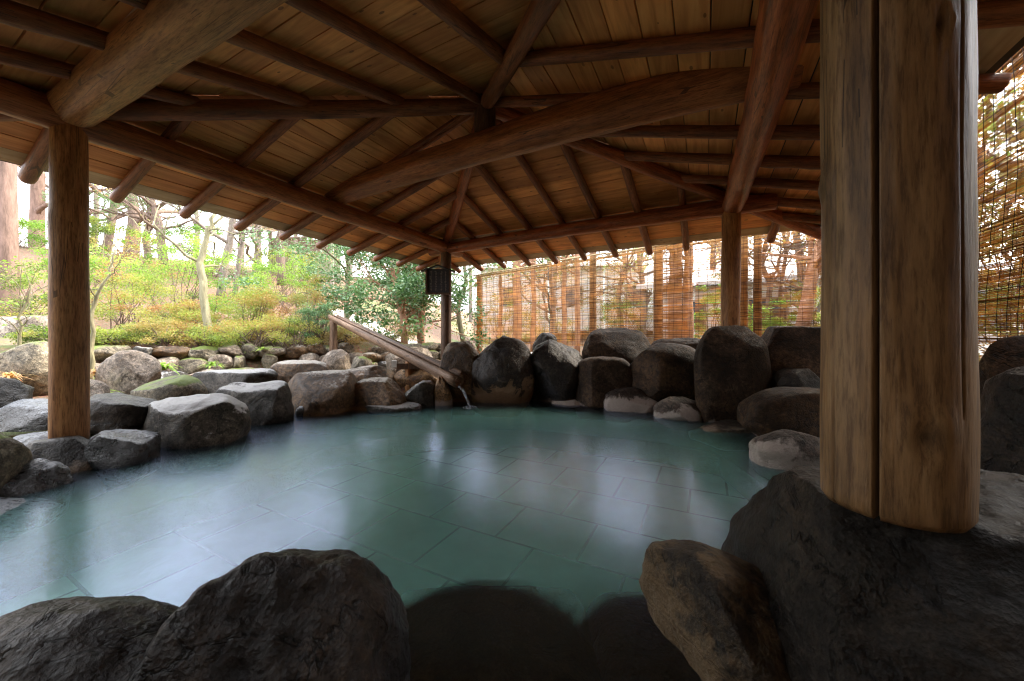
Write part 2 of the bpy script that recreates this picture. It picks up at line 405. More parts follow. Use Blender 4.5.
# ------------------------------------------------------------------ hanging board on the far post
sg = empty('hanging_signboard', (PB.x-.06, PB.y-.12, 0)); tag(sg, 'small dark wooden notice board with a peaked top hanging on the far corner post', 'signboard')
def sgp(x, y, z): return Matrix.Translation((PB.x-.1, PB.y-.19, z))@Matrix.Rotation(R(4), 4, 'Z')
zs_ = zpx(281, 6.3); m = MB(); m.box((0, 0, 0), .38, .03, .42); m.build('panel', M_sign, sg, M=sgp(0, 0, zs_))
m = MB()
for s_ in (-1, 1): m.box((s_*.2, -.012, 0), .03, .05, .46)
m.box((0, -.012, -.215), .38, .05, .03); m.build('frame', W_dark, sg, M=sgp(0, 0, zs_))
m = MB()
for s_ in (-1, 1): m.box((s_*.145, 0, 0), .32, .12, .02, Matrix.Translation((0, 0, .27))@Matrix.Rotation(s_*R(20), 4, 'Y'))
m.build('peaked_top', M_sign, sg, M=sgp(0, 0, zs_))
m = MB(); rg = random.Random(5)
for cx in (-.12, -.04, .05, .125):
    m = MB(); z = .16
    while z > -.15:
        for q in range(4):
            m.box((cx+rg.uniform(-.014, .014), -.0165, z+rg.uniform(-.012, .012)), rg.choice((.022, .006)), .002, rg.choice((.005, .02)))
        z -= .042
    m.box((cx, -.0155, 0), .008, .001, .34); m.build('lettering', M_ink, sg, M=sgp(0, 0, zs_))

# ------------------------------------------------------------------ pool
POLY = [(-3.6, 1.6), (-3.4, 2.6), (-3.05, 3.25), (-2.75, 4.35), (-2.0, 5.0), (-.9, 5.45), (.5, 5.5), (1.6, 5.0), (2.4, 4.6), (2.95, 4.0), (2.95, 3.0), (2.75, 2.0), (2.2, 1.3), (1.5, .8), (.9, .3), (0, -.1), (-1.2, -.3), (-2.6, -.2), (-3.5, .5)]
def inpoly(x, y, P=POLY):
    c = False; j = len(P)-1
    for i in range(len(P)):
        if (P[i][1] > y) != (P[j][1] > y) and x < (P[j][0]-P[i][0])*(y-P[i][1])/(P[j][1]-P[i][1])+P[i][0]: c = not c
        j = i
    return c
pcx = sum(p[0] for p in POLY)/len(POLY); pcy = sum(p[1] for p in POLY)/len(POLY)
def grow(e): 
    o = []
    for x, y in POLY:
        d = math.hypot(x-pcx, y-pcy); o.append((pcx+(x-pcx)*(d+e)/d, pcy+(y-pcy)*(d+e)/d))
    return o
OUT = grow(.12); OUT2 = grow(.5)
# floor
def tile_mat():
    m, nt, out, N, L = newmat('green stone tiles')
    g = N('NewGeometry'); mp = N('Mapping'); mp.inputs['Rotation'].default_value = (0, 0, -AX)
    mp.inputs['Location'].default_value = (.12, .33, 0); L(g.outputs['Position'], mp.inputs[0])
    br = N('TexBrick', offset=.5, squash=1.); L(mp.outputs[0], br.inputs['Vector'])
    br.inputs['Scale'].default_value = 1.; br.inputs['Brick Width'].default_value = .58; br.inputs['Row Height'].default_value = .5
    br.inputs['Mortar Size'].default_value = .011; br.inputs['Mortar Smooth'].default_value = .3
    br.inputs['Color1'].default_value = (.42, .9, .62, 1); br.inputs['Color2'].default_value = (.5, .93, .7, 1)
    br.inputs['Mortar'].default_value = (.14, .33, .24, 1); br.inputs['Bias'].default_value = -.1
    n = N('TexNoise', Scale=3., Detail=6.); L(g.outputs['Position'], n.inputs['Vector'])
    col = mixc(N, L, 1., br.outputs['Color'], ramp(N, L, n.outputs[0], [(.3, (.7, .7, .65)), (.65, (1.05, 1.05, 1.05))]), 'MULTIPLY')
    p = N('BsdfPrincipled', Roughness=.6); L(col, p.inputs['Base Color']); L(p.outputs[0], out.inputs[0]); return m
m = MB(); m.poly([(x, y, -.46) for x, y in OUT][::-1]); o = m.build('pool_floor', tile_mat()); tag(o, kind='structure')
M_edge = rock_mat('edging stone', (.07, .065, .06), (.16, .15, .14), .5)
m = MB(); n = len(POLY)
for i in range(n):
    j = (i+1) % n
    a, b, c, d = POLY[i], POLY[j], OUT2[j], OUT2[i]
    m.poly([(a[0], a[1], -.6), (b[0], b[1], -.6), (b[0], b[1], .03), (a[0], a[1], .03)])
    m.poly([(a[0], a[1], .03), (b[0], b[1], .03), (c[0], c[1], .06), (d[0], d[1], .06)])
    m.poly([(d[0], d[1], .06), (c[0], c[1], .06), (c[0], c[1], -.9), (d[0], d[1], -.9)])
o = m.build('pool_edge', M_edge); tag(o, kind='structure')
inn = grow(-1.0); m = MB()
for i in range(n):
    j = (i+1) % n; a, b, c, d = POLY[i], POLY[j], inn[j], inn[i]
    m.poly([(a[0], a[1], -.2), (d[0], d[1], -.24), (c[0], c[1], -.24), (b[0], b[1], -.2)]); m.poly([(d[0], d[1], -.24), (d[0], d[1], -.5), (c[0], c[1], -.5), (c[0], c[1], -.24)])
o = m.build('pool_shelf', K_sunk := rock_mat('dark submerged shelf', (.006, .007, .006), (.03, .03, .027), .6)); tag(o, kind='structure')
# water
def water_mat():
    m, nt, out, N, L = newmat('hot spring water')
    g = N('NewGeometry')
    mp = N('Mapping'); mp.inputs['Scale'].default_value = (1.2, 1, 1); mp.inputs['Rotation'].default_value = (0, 0, .35); L(g.outputs['Position'], mp.inputs[0])
    n1 = N('TexNoise', Scale=9., Detail=3., Roughness=.5, Distortion=.8); L(mp.outputs[0], n1.inputs['Vector'])
    n2 = N('TexNoise', Scale=34., Detail=3., Roughness=.6, Distortion=.5); L(mp.outputs[0], n2.inputs['Vector'])
    b = bump(N, L, n1.outputs[0], .045, .03); b = bump(N, L, n2.outputs[0], .08, .01, b)
    gl = N('BsdfGlossy', Roughness=.2); gl.inputs['Color'].default_value = (.64, .71, 1., 1); L(b, gl.inputs['Normal'])
    tr = N('BsdfTransparent'); tr.inputs['Color'].default_value = (.86, 1., .96, 1)
    df = N('BsdfDiffuse'); df.inputs['Color'].default_value = (.4, .92, .8, 1)
    at_ = N('Attribute', attribute_name='depth'); m1 = N('MixShader'); L(math_(N, L, 'MULTIPLY_ADD', at_.outputs['Fac'], .22, .01), m1.inputs[0]); L(tr.outputs[0], m1.inputs[1]); L(df.outputs[0], m1.inputs[2])
    fr = N('Fresnel', IOR=1.95); L(b, fr.inputs['Normal'])
    m2 = N('MixShader'); L(math_(N, L, 'MULTIPLY_ADD', fr.outputs[0], 1.0, .03), m2.inputs[0]); L(m1.outputs[0], m2.inputs[1]); L(gl.outputs[0], m2.inputs[2])
    L(m2.outputs[0], out.inputs[0]); return m
lv = [grow(-.72-.09*k) for k in range(8)]; g25 = grow(.2)
def wdepth(x, y):
    d = sum(inpoly(x, y, q_) for q_ in lv)/8
    for (bx, by, br) in ((-.1, 1.02, .36), (.44, 1.05, .26), (.12, .75, .42), (.5, .5, .5)):
        r_ = math.hypot(x-bx, y-by)/br; d *= smooth(r_, .92, 1.05)
    return d
gx = [-3.9+.04*i for i in range(180)]; gy = [-.6+.04*i for i in range(162)]; vs = [(x, y, 0) for y in gy for x in gx]; fs = []; nx = len(gx)
for j in range(len(gy)-1):
    for i in range(nx-1):
        if inpoly(gx[i]+.02, gy[j]+.02, g25): fs.append([j*nx+i, j*nx+i+1, (j+1)*nx+i+1, (j+1)*nx+i])
me = mesh(vs, fs); add_tone(me, [wdepth(v[0], v[1]) for v in vs], 'POINT', 'depth')
bm = bmesh.new(); bm.from_mesh(me); bmesh.ops.delete(bm, geom=[v for v in bm.verts if not v.link_faces], context='VERTS'); bm.to_mesh(me); bm.free()
o = link('pool_water', me, water_mat()); tag(o, kind='structure')

# ------------------------------------------------------------------ terrain
WN = Vector((-.618, .786)); WP = Vector((-4.65, 6.5))
FB = Vector((-.94, 9.6)); FC = Vector((4.27, 5.11)); FN = Vector((.653, .758))
def th(x, y, pool=True):
    if pool and inpoly(x, y, OUT2 if False else grow30): return -1.0
    s = (x-WP.x)*WN.x+(y-WP.y)*WN.y; sb = (x-FC.x)*FN.x+(y-FC.y)*FN.y
    nn = noise.noise(Vector((x*.35, y*.35, 1)))*.15+noise.noise(Vector((x*1.3, y*1.3, 4)))*.04
    zL = .17+.58*smooth(s, .05, .5)+.05*max(s, 0)+3.3*smooth(s, 4, 19)+.06*max(0, s-19)
    zR = .17+.03*max(sb, 0)+2.2*smooth(sb, 7, 26)+.05*max(0, sb-26)
    w = smooth(math.atan2(x+.5, y+3), -.30, -.02)
    return zL*(1-w)+zR*w+nn*smooth(max(s, sb), -1, 2)
grow30 = grow(.3)
def ground_mat():
    m, nt, out, N, L = newmat('garden soil with leaf litter')
    g = N('NewGeometry'); P = g.outputs['Position']
    n1 = N('TexNoise', Scale=.55, Detail=7., Roughness=.6); L(P, n1.inputs['Vector'])
    n2 = N('TexNoise', Scale=22., Detail=6., Roughness=.75); L(P, n2.inputs['Vector'])
    v = N('TexVoronoi', Scale=28.); L(P, v.inputs['Vector'])
    a = ramp(N, L, n2.outputs[0], [(.3, (.07, .042, .026)), (.5, (.19, .115, .07)), (.7, (.32, .22, .14))])
    a = mixc(N, L, .35, a, v.outputs['Color'], 'SOFT_LIGHT')
    gr_ = ramp(N, L, n2.outputs[0], [(.3, (.05, .075, .02)), (.7, (.17, .2, .06))])
    col = mixc(N, L, ramp(N, L, n1.outputs[0], [(.54, (0, 0, 0)), (.64, (1, 1, 1))]), a, gr_)
    p = N('BsdfPrincipled', Roughness=.9); L(col, p.inputs['Base Color'])
    b = bump(N, L, n2.outputs[0], .8, .05); L(b, p.inputs['Normal']); L(p.outputs[0], out.inputs[0]); return m
xs = [-120, -80, -55, -40, -30, -24, -20, -17] + [-15+.3*i for i in range(84)] + [10.5, 12, 14, 17, 20, 25, 32, 45, 70, 120]
ys = [-60, -30, -15, -8, -5] + [-4+.3*i for i in range(76)] + [19, 20, 21, 22.5, 24, 26, 28, 30, 34, 40, 50, 65, 90, 130]
vs = [(x, y, th(x, y)) for y in ys for x in xs]; nx = len(xs)
fs = [[j*nx+i, j*nx+i+1, (j+1)*nx+i+1, (j+1)*nx+i] for j in range(len(ys)-1) for i in range(nx-1)]
tag(link('garden_ground', mesh(vs, fs), ground_mat()), kind='structure')

# ------------------------------------------------------------------ rocks
K = {
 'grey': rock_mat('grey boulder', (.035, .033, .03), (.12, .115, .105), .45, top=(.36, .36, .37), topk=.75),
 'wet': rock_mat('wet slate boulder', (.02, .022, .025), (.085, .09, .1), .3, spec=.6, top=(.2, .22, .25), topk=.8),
 'dark': rock_mat('dark wet boulder', (.012, .011, .01), (.05, .043, .037), .38, dep=.4, depz=.0, depc=(.3, .22, .16)),
 'brown': rock_mat('brown boulder', (.022, .0135, .008), (.095, .057, .033), .58, spec=.2, dep=.4, depz=.01, depc=(.4, .3, .24)),
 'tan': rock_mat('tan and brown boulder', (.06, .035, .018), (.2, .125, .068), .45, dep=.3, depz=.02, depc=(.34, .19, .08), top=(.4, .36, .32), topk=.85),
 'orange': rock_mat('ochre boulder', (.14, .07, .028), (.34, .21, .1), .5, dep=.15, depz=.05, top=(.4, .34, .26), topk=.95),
 'pale': rock_mat('dark boulder with pale crust', (.03, .023, .02), (.13, .1, .085), .5, dep=.75, depz=.1, depc=(.6, .52, .46)),
 'half': rock_mat('dark boulder with pale lower flank', (.015, .011, .009), (.06, .045, .035), .42, dep=1.5, depz=.26, depc=(.34, .21, .12)),
 'backrow': rock_mat('brown grey boulder', (.02, .0125, .008), (.085, .055, .035), .62, spec=.2, dep=.4, depz=-.02),
 'moss': rock_mat('mossy garden stone', (.1, .09, .07), (.3, .27, .21), .7, moss=.35),
 'lichen': rock_mat('lichened garden stone', (.12, .095, .075), (.36, .32, .28), .7, moss=.1),
 'fore': rock_mat('black volcanic boulder', (.006, .0045, .0035), (.04, .028, .02), .36, spec=.3, fine=1.3),
 'base': rock_mat('column base stone', (.01, .0085, .007), (.05, .04, .03), .55, spec=.25, fine=1.5),
 'tip': rock_mat('ochre crusted stone', (.02, .015, .01), (.1, .075, .045), .6, cover=.25, depc=(.17, .115, .06), fine=1.6),
 'sunk': rock_mat('submerged stone', (.014, .012, .009), (.06, .046, .03), .6),
 'white': rock_mat('pale-topped flat boulder', (.05, .046, .04), (.16, .145, .125), .5, top=(.5, .5, .51), topk=.5),
}
def make_rock(seed, rx, ry, rz, sub=5, p=2.5, cuts=13, amp=.1, flat=.0, rough=1.4, cutlo=.7):
    bm = bmesh.new(); bmesh.ops.create_icosphere(bm, subdivisions=sub, radius=1)
    rg = random.Random(seed); so = Vector((seed*1.37 % 50, seed*2.11 % 37, seed*.77 % 29))
    pl_ = []
    for i in range(cuts):
        d = Vector((rg.gauss(0, 1), rg.gauss(0, 1), rg.gauss(0, .8))).normalized(); pl_.append((d, rg.uniform(cutlo, .98)))
    if flat: pl_.append((Vector((rg.uniform(-.12, .12), rg.uniform(-.2, .05), 1)).normalized(), 1-flat))
    for v in bm.verts:
        c = v.co.normalized()
        k = (abs(c.x)**p+abs(c.y)**p+abs(c.z)**p)**(-1/p); q = c*k
        for d, h in pl_:
            e = q.dot(d)-h
            if e > 0: q -= d*(e*.84)
        n1 = noise.noise(q*1.1+so)*1.0; n2 = noise.noise(q*2.7+so)*.45; n3 = noise.noise(q*7+so)*.16*rough
        n4 = abs(noise.noise(q*4.2+so*2))*-.22
        q *= 1+amp*(n1+n2+n3+n4)
        if sub >= 6:
            s_ = 1/max(rx, ry)
            q += c*(noise.fractal(Vector((q.x*rx, q.y*ry, q.z*rz))*15+so, 1., 2., 5)*.012*rough*s_*.5)
        v.co = Vector((q.x*rx, q.y*ry, q.z*rz))
    me = bpy.data.meshes.new('rock'); bm.to_mesh(me); bm.free(); me.shade_smooth(); return me
RC = [0]
def rock(label, x0, y0, x1, y1, Z, kind, zbot=None, dr=.8, seed=None, group=None, name='boulder', cat='boulder', rot=0., **kw):
    """a boulder filling the pixel box x0..x1, top y0, whose front meets water or ground at depth Z"""
    RC[0] += 1; seed = seed if seed is not None else RC[0]*17+5
    w = (x1-x0)/F*Z; dep = w*dr; Zm = Z+dep*.42; w = (x1-x0)/F*Zm*.5
    ratio = ((x0+x1)/2-512)/F
    top = zpx(y0, Zm)
    zb_ = zbot if zbot is not None else min(top-.1, zpx(y1, Z)-.18)
    cz = (top+zb_)/2; rz = (top-zb_)/2
    fl = kw.get('flat', 0)
    rz_ = rz*2/(2-fl)
    me = make_rock(seed, w*1.0, dep*.5, rz_*1.03, **kw)
    o = link(name, me, K[kind], None, Matrix.Translation((ratio*Zm, Zm, zb_+rz_))@Matrix.Rotation(rot, 4, 'Z'))
    return tag(o, label, cat, group)
GE, GB_, GL = 'boulders along the garden side of the pool', 'boulders banked up along the blinds', 'boulders on the left bank'
# left water edge
rock('flat-topped boulder with a pale top at the water beside the smooth slate boulder', 145, 401, 240, 450, 3.0, 'white', -.3, .75, seed=16, group=GE, p=2.6, flat=.2, amp=.11)
rock('long grey boulder at the water with a pale top, right of the flat-topped one', 214, 386, 298, 425, 3.75, 'grey', -.3, .7, group=GE, p=2.5, flat=.15, amp=.1)
rock('big squarish brown boulder at the water with a pale top', 284, 374, 357, 416, 4.25, 'tan', -.3, .8, seed=27, group=GE, p=3.2, flat=.12, amp=.06)
rock('squat brown boulder at the water with a pale top, right of the squarish one', 352, 381, 408, 412, 4.5, 'tan', -.3, .8, group=GE, p=3.0, flat=.15)
rock('grey boulder at the water left of the spout end', 402, 379, 437, 405, 4.75, 'grey', -.3, .9, group=GE, p=2.8)
rock('small upright ochre boulder right under the spout', 430, 377, 452, 405, 4.85, 'orange', -.3, .9, group=GE, p=2.8)
rock('small wet pebble-like stone poking out of the water before the squarish boulder', 296, 406, 312, 415, 4.2, 'wet', -.1, .9, name='stone', cat='stone', p=2.2, cuts=3)
# second row
rock('long flat grey slab stone behind the flat-topped pale boulder', 190, 372, 275, 395, 4.6, 'grey', .0, .5, group=GE, p=3.2, flat=.2)
rock('smooth rounded grey boulder with a mossy flank behind the flat-topped pale boulder', 138, 375, 202, 412, 3.75, 'moss', .0, .8, group=GE, p=2.2, cuts=4, amp=.05)
rock('tiny rounded stone in the gap beside the rounded mossy boulder', 186, 384, 207, 396, 4.0, 'grey', .1, .9, group=GE, name='stone', cat='stone', p=2.2)
rock('dark brown boulder with a light top behind the squarish one', 270, 362, 332, 388, 5.0, 'tan', .0, .7, group=GE, p=2.8, flat=.1)
rock('rounded pale brown boulder behind the squat one', 336, 366, 396, 388, 5.3, 'tan', .0, .7, group=GE, p=2.4, cuts=5)
rock('ochre boulder lying under the middle of the spout', 392, 361, 446, 386, 5.6, 'orange', .0, .7, group=GE, p=2.6)
rock('round light grey stone on the garden side near the spout post', 323, 350, 352, 371, 6.3, 'lichen', .1, .9, group=GE, p=2.2, cuts=4)
rock('small mossy stone lying beside the round light grey one', 350, 356, 372, 370, 6.0, 'moss', .1, .9, name='stone', cat='stone')
rock('low pale stone behind the ochre boulder beside the far post', 385, 348, 442, 362, 6.9, 'lichen', .1, .6, name='stone', cat='stone')
# left bank
rock('black shiny wedge-shaped boulder beside the left post', 84, 395, 152, 432, 3.0, 'dark', .0, .8, seed=8, group=GL, p=3.0, flat=.1)
rock('smooth wet slate grey boulder at the water right of the left post', 80, 428, 154, 478, 2.55, 'wet', -.25, .9, seed=31, group=GL, p=2.6)
rock('rounded dark stone that carries the left post', 32, 438, 104, 492, 2.42, 'dark', -.3, .9, group=GL, p=2.8, flat=.2, amp=.05)
rock('low wet slate slab behind the left post', 0, 404, 80, 438, 2.9, 'wet', .0, .7, group=GL, p=3., flat=.2)
rock('dark boulder at the left frame edge above the slate slab', -60, 372, 24, 416, 3.0, 'dark', .0, .8, group=GL, p=2.6)
rock('dark green-grey boulder low at the left frame edge', -70, 428, 22, 498, 2.0, 'moss', -.2, .8, seed=44, group=GL, p=2.6)
rock('small flat wet stone left of the post foot', 4, 434, 60, 460, 2.6, 'wet', -.1, .8, group=GL, name='stone', cat='stone', p=3., flat=.2)
rock('knobbly wet rock at the water just left of the post foot', -4, 462, 62, 512, 2.1, 'wet', -.25, .8, group=GL, amp=.17)
rock('thin flat stone at the waterline by the left frame edge', -60, 505, 38, 528, 1.8, 'wet', -.15, .8, group=GL, p=3., flat=.2)
rock('grey pointed boulder standing in the garden behind the left post', 104, 351, 158, 402, 4.5, 'lichen', .05, .7, seed=19, p=2.1, cuts=10, amp=.12)
rock('broad mossy green boulder in the garden left of the post', 4, 343, 62, 386, 4.4, 'moss', .05, .8, p=2.8, seed=61)
rock('wide flat grey slab lying on the slope at far left', -30, 318, 78, 345, 6.5, 'lichen', .55, .6, name='stone_slab', cat='slab', p=3.4, flat=.3)
rock('low tan stone between the mossy boulder and the dark one at left', 62, 380, 104, 404, 3.9, 'lichen', .05, .8, name='stone', cat='stone')
# right of the spout
rock('big light grey rounded boulder right behind the spout mouth', 436, 342, 486, 408, 5.05, 'tan', -.3, .9, seed=13, group=GB_, p=2.4, cuts=5)
rock('tall dark peaked boulder with a pale lower flank', 463, 335, 536, 408, 4.95, 'half', -.3, .8, seed=21, group=GB_, p=2.1, cuts=8, amp=.13)
rock('dark humped boulder in the middle of the far bank', 524, 342, 592, 406, 5.0, 'dark', -.3, .8, group=GB_, p=2.6)
rock('small dark pointed stone peeping over the middle boulders', 531, 333, 562, 352, 5.9, 'dark', .2, .8, group=GB_, p=2.1)
rock('cube-like dark boulder at the water in the far bank', 576, 358, 632, 405, 4.75, 'backrow', -.3, .8, seed=33, group=GB_, p=3.6, cuts=6, amp=.05)
rock('broad flat-topped boulder behind the cube-like one', 580, 332, 652, 372, 5.4, 'backrow', .0, .7, group=GB_, p=3.0, flat=.12)
rock('wide rounded brown boulder above the two pale-footed stones', 627, 345, 706, 408, 4.4, 'brown', -.2, .8, seed=41, group=GB_, p=2.5, cuts=6, amp=.06)
rock('low flat boulder along the foot of the blinds', 652, 337, 712, 356, 5.1, 'backrow', .2, .6, group=GB_, p=3., flat=.15)
rock('tall upright egg-shaped slab boulder by the far right post', 697, 326, 767, 424, 3.85, 'backrow', -.2, .55, seed=57, group=GB_, p=2.9, cuts=5, amp=.045)
rock('long high boulder behind the column with a flat top', 748, 328, 850, 385, 3.95, 'brown', .1, .6, seed=52, group=GB_, p=3.3, flat=.12, amp=.05)
rock('broad brown boulder at the water left of the column', 744, 388, 850, 448, 3.05, 'brown', -.2, .7, group=GB_, p=2.8, amp=.06)
rock('small dark rock wedged between the tall slab and the brown boulder', 775, 368, 822, 396, 3.7, 'dark', .0, .8, group=GB_)
rock('pale speckled boulder sitting low in the water beside the column', 753, 430, 825, 468, 2.5, 'pale', -.12, .75, seed=71, p=2.3, cuts=6, group=GB_)
rock('dark stone with a white crusted foot, right one of the low pair', 655, 397, 706, 423, 3.95, 'pale', -.12, .8, seed=72, group=GB_, p=2.5)
rock('dark stone with a pinkish foot, left one of the low pair', 604, 388, 660, 412, 4.4, 'pale', -.12, .8, seed=73, group=GB_, p=2.3)
rock('small light stone at the waterline under the cube-like boulder', 586, 400, 605, 407, 4.8, 'pale', -.05, .9, group=GB_, name='stone', cat='stone')
rock('thin pale ledge stone at the waterline under the dark humped boulder', 552, 399, 588, 407, 4.85, 'pale', -.05, .9, group=GB_, name='stone', cat='stone', p=3, flat=.2)
rock('narrow wet ledge in the water before the egg-shaped slab', 690, 424, 768, 436, 3.5, 'dark', -.2, .5, name='stone', cat='stone', p=3, flat=.3)
rock('flat light ledge just above the water left of the spout', 360, 404, 420, 411, 4.45, 'grey', -.1, .5, name='stone', cat='stone', p=3, flat=.3)
rock('big grey boulder by the blind right of the column', 960, 341, 1120, 425, 1.75, 'brown', .0, .5, seed=81, p=2.8)
rock('rough black boulder at the right frame edge in front of the grey one', 984, 366, 1180, 505, 1.25, 'fore', -.1, .6, seed=82, p=2.8)
# foreground (real sizes: centre, radii)
def rock_at(label, c, r, kind, seed, sub=6, rot=(0, 0, 0), name='boulder', cat='boulder', **kw):
    from mathutils import Euler
    me = make_rock(seed, *r, sub=sub, **kw)
    o = link(name, me, K[kind], None, Matrix.Translation(c)@Euler(rot).to_matrix().to_4x4()); return tag(o, label, cat)
rock_at('big black foreground boulder with a humped rough top', (-.53, .80, .0), (.285, .27, .43), 'fore', 91, 7, (0, R(8), 0), p=2.3, cuts=7, amp=.07)
rock_at('low black foreground boulder sloping down to the lower left corner', (-.98, .76, -.05), (.46, .26, .38), 'fore', 92, 7, (0, R(-6), 0), p=2.2, cuts=5, amp=.06)
rock_at('large dark grey foundation stone under the big column', (1.0, .74, .14), (.53, .46, .50), 'base', 93, 7, (0, R(3), 0), p=2.8, cuts=6, flat=.1, amp=.06, cutlo=.8)
rock_at('ochre crusted wedge of rock jutting left from under the column stone', (.58, .88, .175), (.29, .2, .155), 'tip', 94, 6, (0, R(34), 0), p=2.4, cuts=8, amp=.08)
rock_at('smooth dark sunken boulder right of the big black boulder', (-.1, 1.24, -.36), (.42, .42, .335), 'sunk', 95, 5, p=3.4, cuts=2, amp=.03, cutlo=.9)
rock_at('dark sunken boulder close to the ochre crusted rock', (.44, 1.16, -.33), (.19, .36, .29), 'sunk', 96, 5, p=3.2, cuts=2, amp=.03, cutlo=.9)
rock_at('brownish sunken step stone at the bottom centre', (.12, .74, -.3), (.42, .28, .27), 'sunk', 97, 5, p=2.6, cuts=4, amp=.06)

# ------------------------------------------------------------------ dry stone wall in the garden
sw = empty('dry_stone_wall', (WP.x, WP.y, .2)); tag(sw, 'low dry-laid wall of mossy field stones along the foot of the garden slope', 'stone wall')
wd = Vector((WN.y, -WN.x)); rg = random.Random(12)
ls = []
for row, (zc, hh) in enumerate(((.22, .15), (.43, .14), (.63, .13))):
    s = -2.2+rg.uniform(0, .2)
    while s < 4.6 and len(ls) < 96:
        w = rg.uniform(.2, .6)*(1.1 if row == 0 else 1)
        if rg.random() > (.0, .05, .22)[row]: ls.append((s+w/2, zc+rg.uniform(-.03, .03), w/2, hh*rg.uniform(.85, 1.15), row))
        s += w*.93
for i, (s, zc, w, hh, row) in enumerate(ls):
    p = WP+wd*s+WN*(.0+row*.12)
    me = make_rock(300+i, w*1.08, .2, hh, sub=4, p=2.7, cuts=9, amp=.16)
    link('stone', me, K[rg.choice(('moss', 'lichen', 'moss', 'grey', 'tan', 'orange' if i % 9 == 0 else 'lichen'))], sw, Matrix.Translation((p.x, p.y, zc))@Matrix.Rotation(math.atan2(wd.y, wd.x)+rg.uniform(-.15, .15), 4, 'Z'))

# ------------------------------------------------------------------ bamboo spout
sp = empty('bath_spout', wp(458, 4.9, .0)); tag(sp, 'long weathered log trough sloping down from the garden to pour into the pool', 'spout')
p0 = wp(331, 7.4, zpx(317, 7.4)); p1 = wp(459, 4.85, zpx(381, 4.85))
Ld = (p1-p0).length; MM = mat_between(p0, p1)
# local frame: z along, find local direction that points up
upl = (MM.to_3x3().inverted() @ Vector((0, 0, 1))); ua = math.atan2(upl.y, upl.x)
n = 28; vs = []; fs = []; kn = []
for i in range(31):
    t = i/30; z = Ld*t; r = .07+.026*t
    ring = []
    for j in range(n):       # outer arc, then inner arc
        if j < n//2: a = ua+R(38)+(2*math.pi-R(76))*j/(n//2-1); rr = r
        else: a = ua+R(38)+(2*math.pi-R(76))*(n-1-j)/(n//2-1); rr = r*.72
        rr *= 1+.05*noise.noise(Vector((math.cos(a)*1.5, math.sin(a)*1.5, z*1.5)))
        vs.append((math.cos(a)*rr, math.sin(a)*rr, z)); kn.append(0)
for i in range(30):
    for j in range(n):
        k = (j+1) % n; fs.append([i*n+j, i*n+k, (i+1)*n+k, (i+1)*n+j])
h = n//2
for e in (0, 30):
    for j in range(h-1): fs.append([e*n+j, e*n+j+1, e*n+n-2-j, e*n+n-1-j])
me = mesh(vs, fs); add_tone(me, kn, 'POINT', 'knot'); link('trough', me, W_grey, sp, MM)
off = Vector((.06, .085, .06))
log('cover_log', p0+off*.8+(p1-p0)*.03, p1+off+(p0-p1)*.01, .03, .045, W_dark, sp, n=14, knots=3)
log('support_post', at(p0+(p1-p0)*.03, .5), at(p0+(p1-p0)*.03, p0.z-.03), .075, .07, W_grey, sp, n=14, knots=2)
q = p0+(p1-p0)*.70
log('support_post', at(q, -.1), at(q, q.z-.09), .055, .05, W_post, sp, n=10, knots=1)
m = MB(); m.box((0, 0, 0), .34, .1, .09, Matrix.Translation(at(q, q.z-.16))@Matrix.Rotation(R(15), 4, 'Z')); m.build('cross_block', W_dark, sp)
m = MB(); m.box((0, 0, 0), .07, .1, .1, Matrix.Translation(at(q, q.z-.12)+Vector((-.2, -.05, 0)))@Matrix.Rotation(R(15), 4, 'Z')); m.build('end_cap', plain_mat('white paint', (.75, .74, .7), .6, .08), sp)
# falling water
def stream_mat():
    m, nt, out, N, L = newmat('falling water')
    g = N('BsdfGlass', Roughness=.15, IOR=1.2); g.inputs['Color'].default_value = (.9, .95, 1, 1)
    t = N('BsdfTransparent'); d = N('BsdfDiffuse'); d.inputs['Color'].default_value = (.7, .75, .8, 1)
    a = N('MixShader'); a.inputs[0].default_value = .35; L(t.outputs[0], a.inputs[1]); L(d.outputs[0], a.inputs[2])
    b = N('MixShader'); b.inputs[0].default_value = .3; L(a.outputs[0], b.inputs[1]); L(g.outputs[0], b.inputs[2]); L(b.outputs[0], out.inputs[0]); return m
m = MB(); pts = []; e = p1+Vector((0, 0, -.07)); dd = (p1-p0).normalized()
for i in range(12):
    t = i/11; dz = (e.z+.0)*t*t if True else 0
    pts.append(e+Vector((dd.x*.22*t, dd.y*.22*t, -e.z*(t**1.6))))
m.tube(pts, [.022-.010*i/11 for i in range(12)], 10, wob=.3)
for rr in (.05, .09):
    c = pts[-1]; m.tube([c+Vector((math.cos(x*.5236)*rr, math.sin(x*.5236)*rr, .003)) for x in range(13)], .006, 5)
tag(m.build('falling_water', stream_mat(), None, True), 'thin stream of water falling from the spout mouth into the pool', 'water stream', kind='stuff')

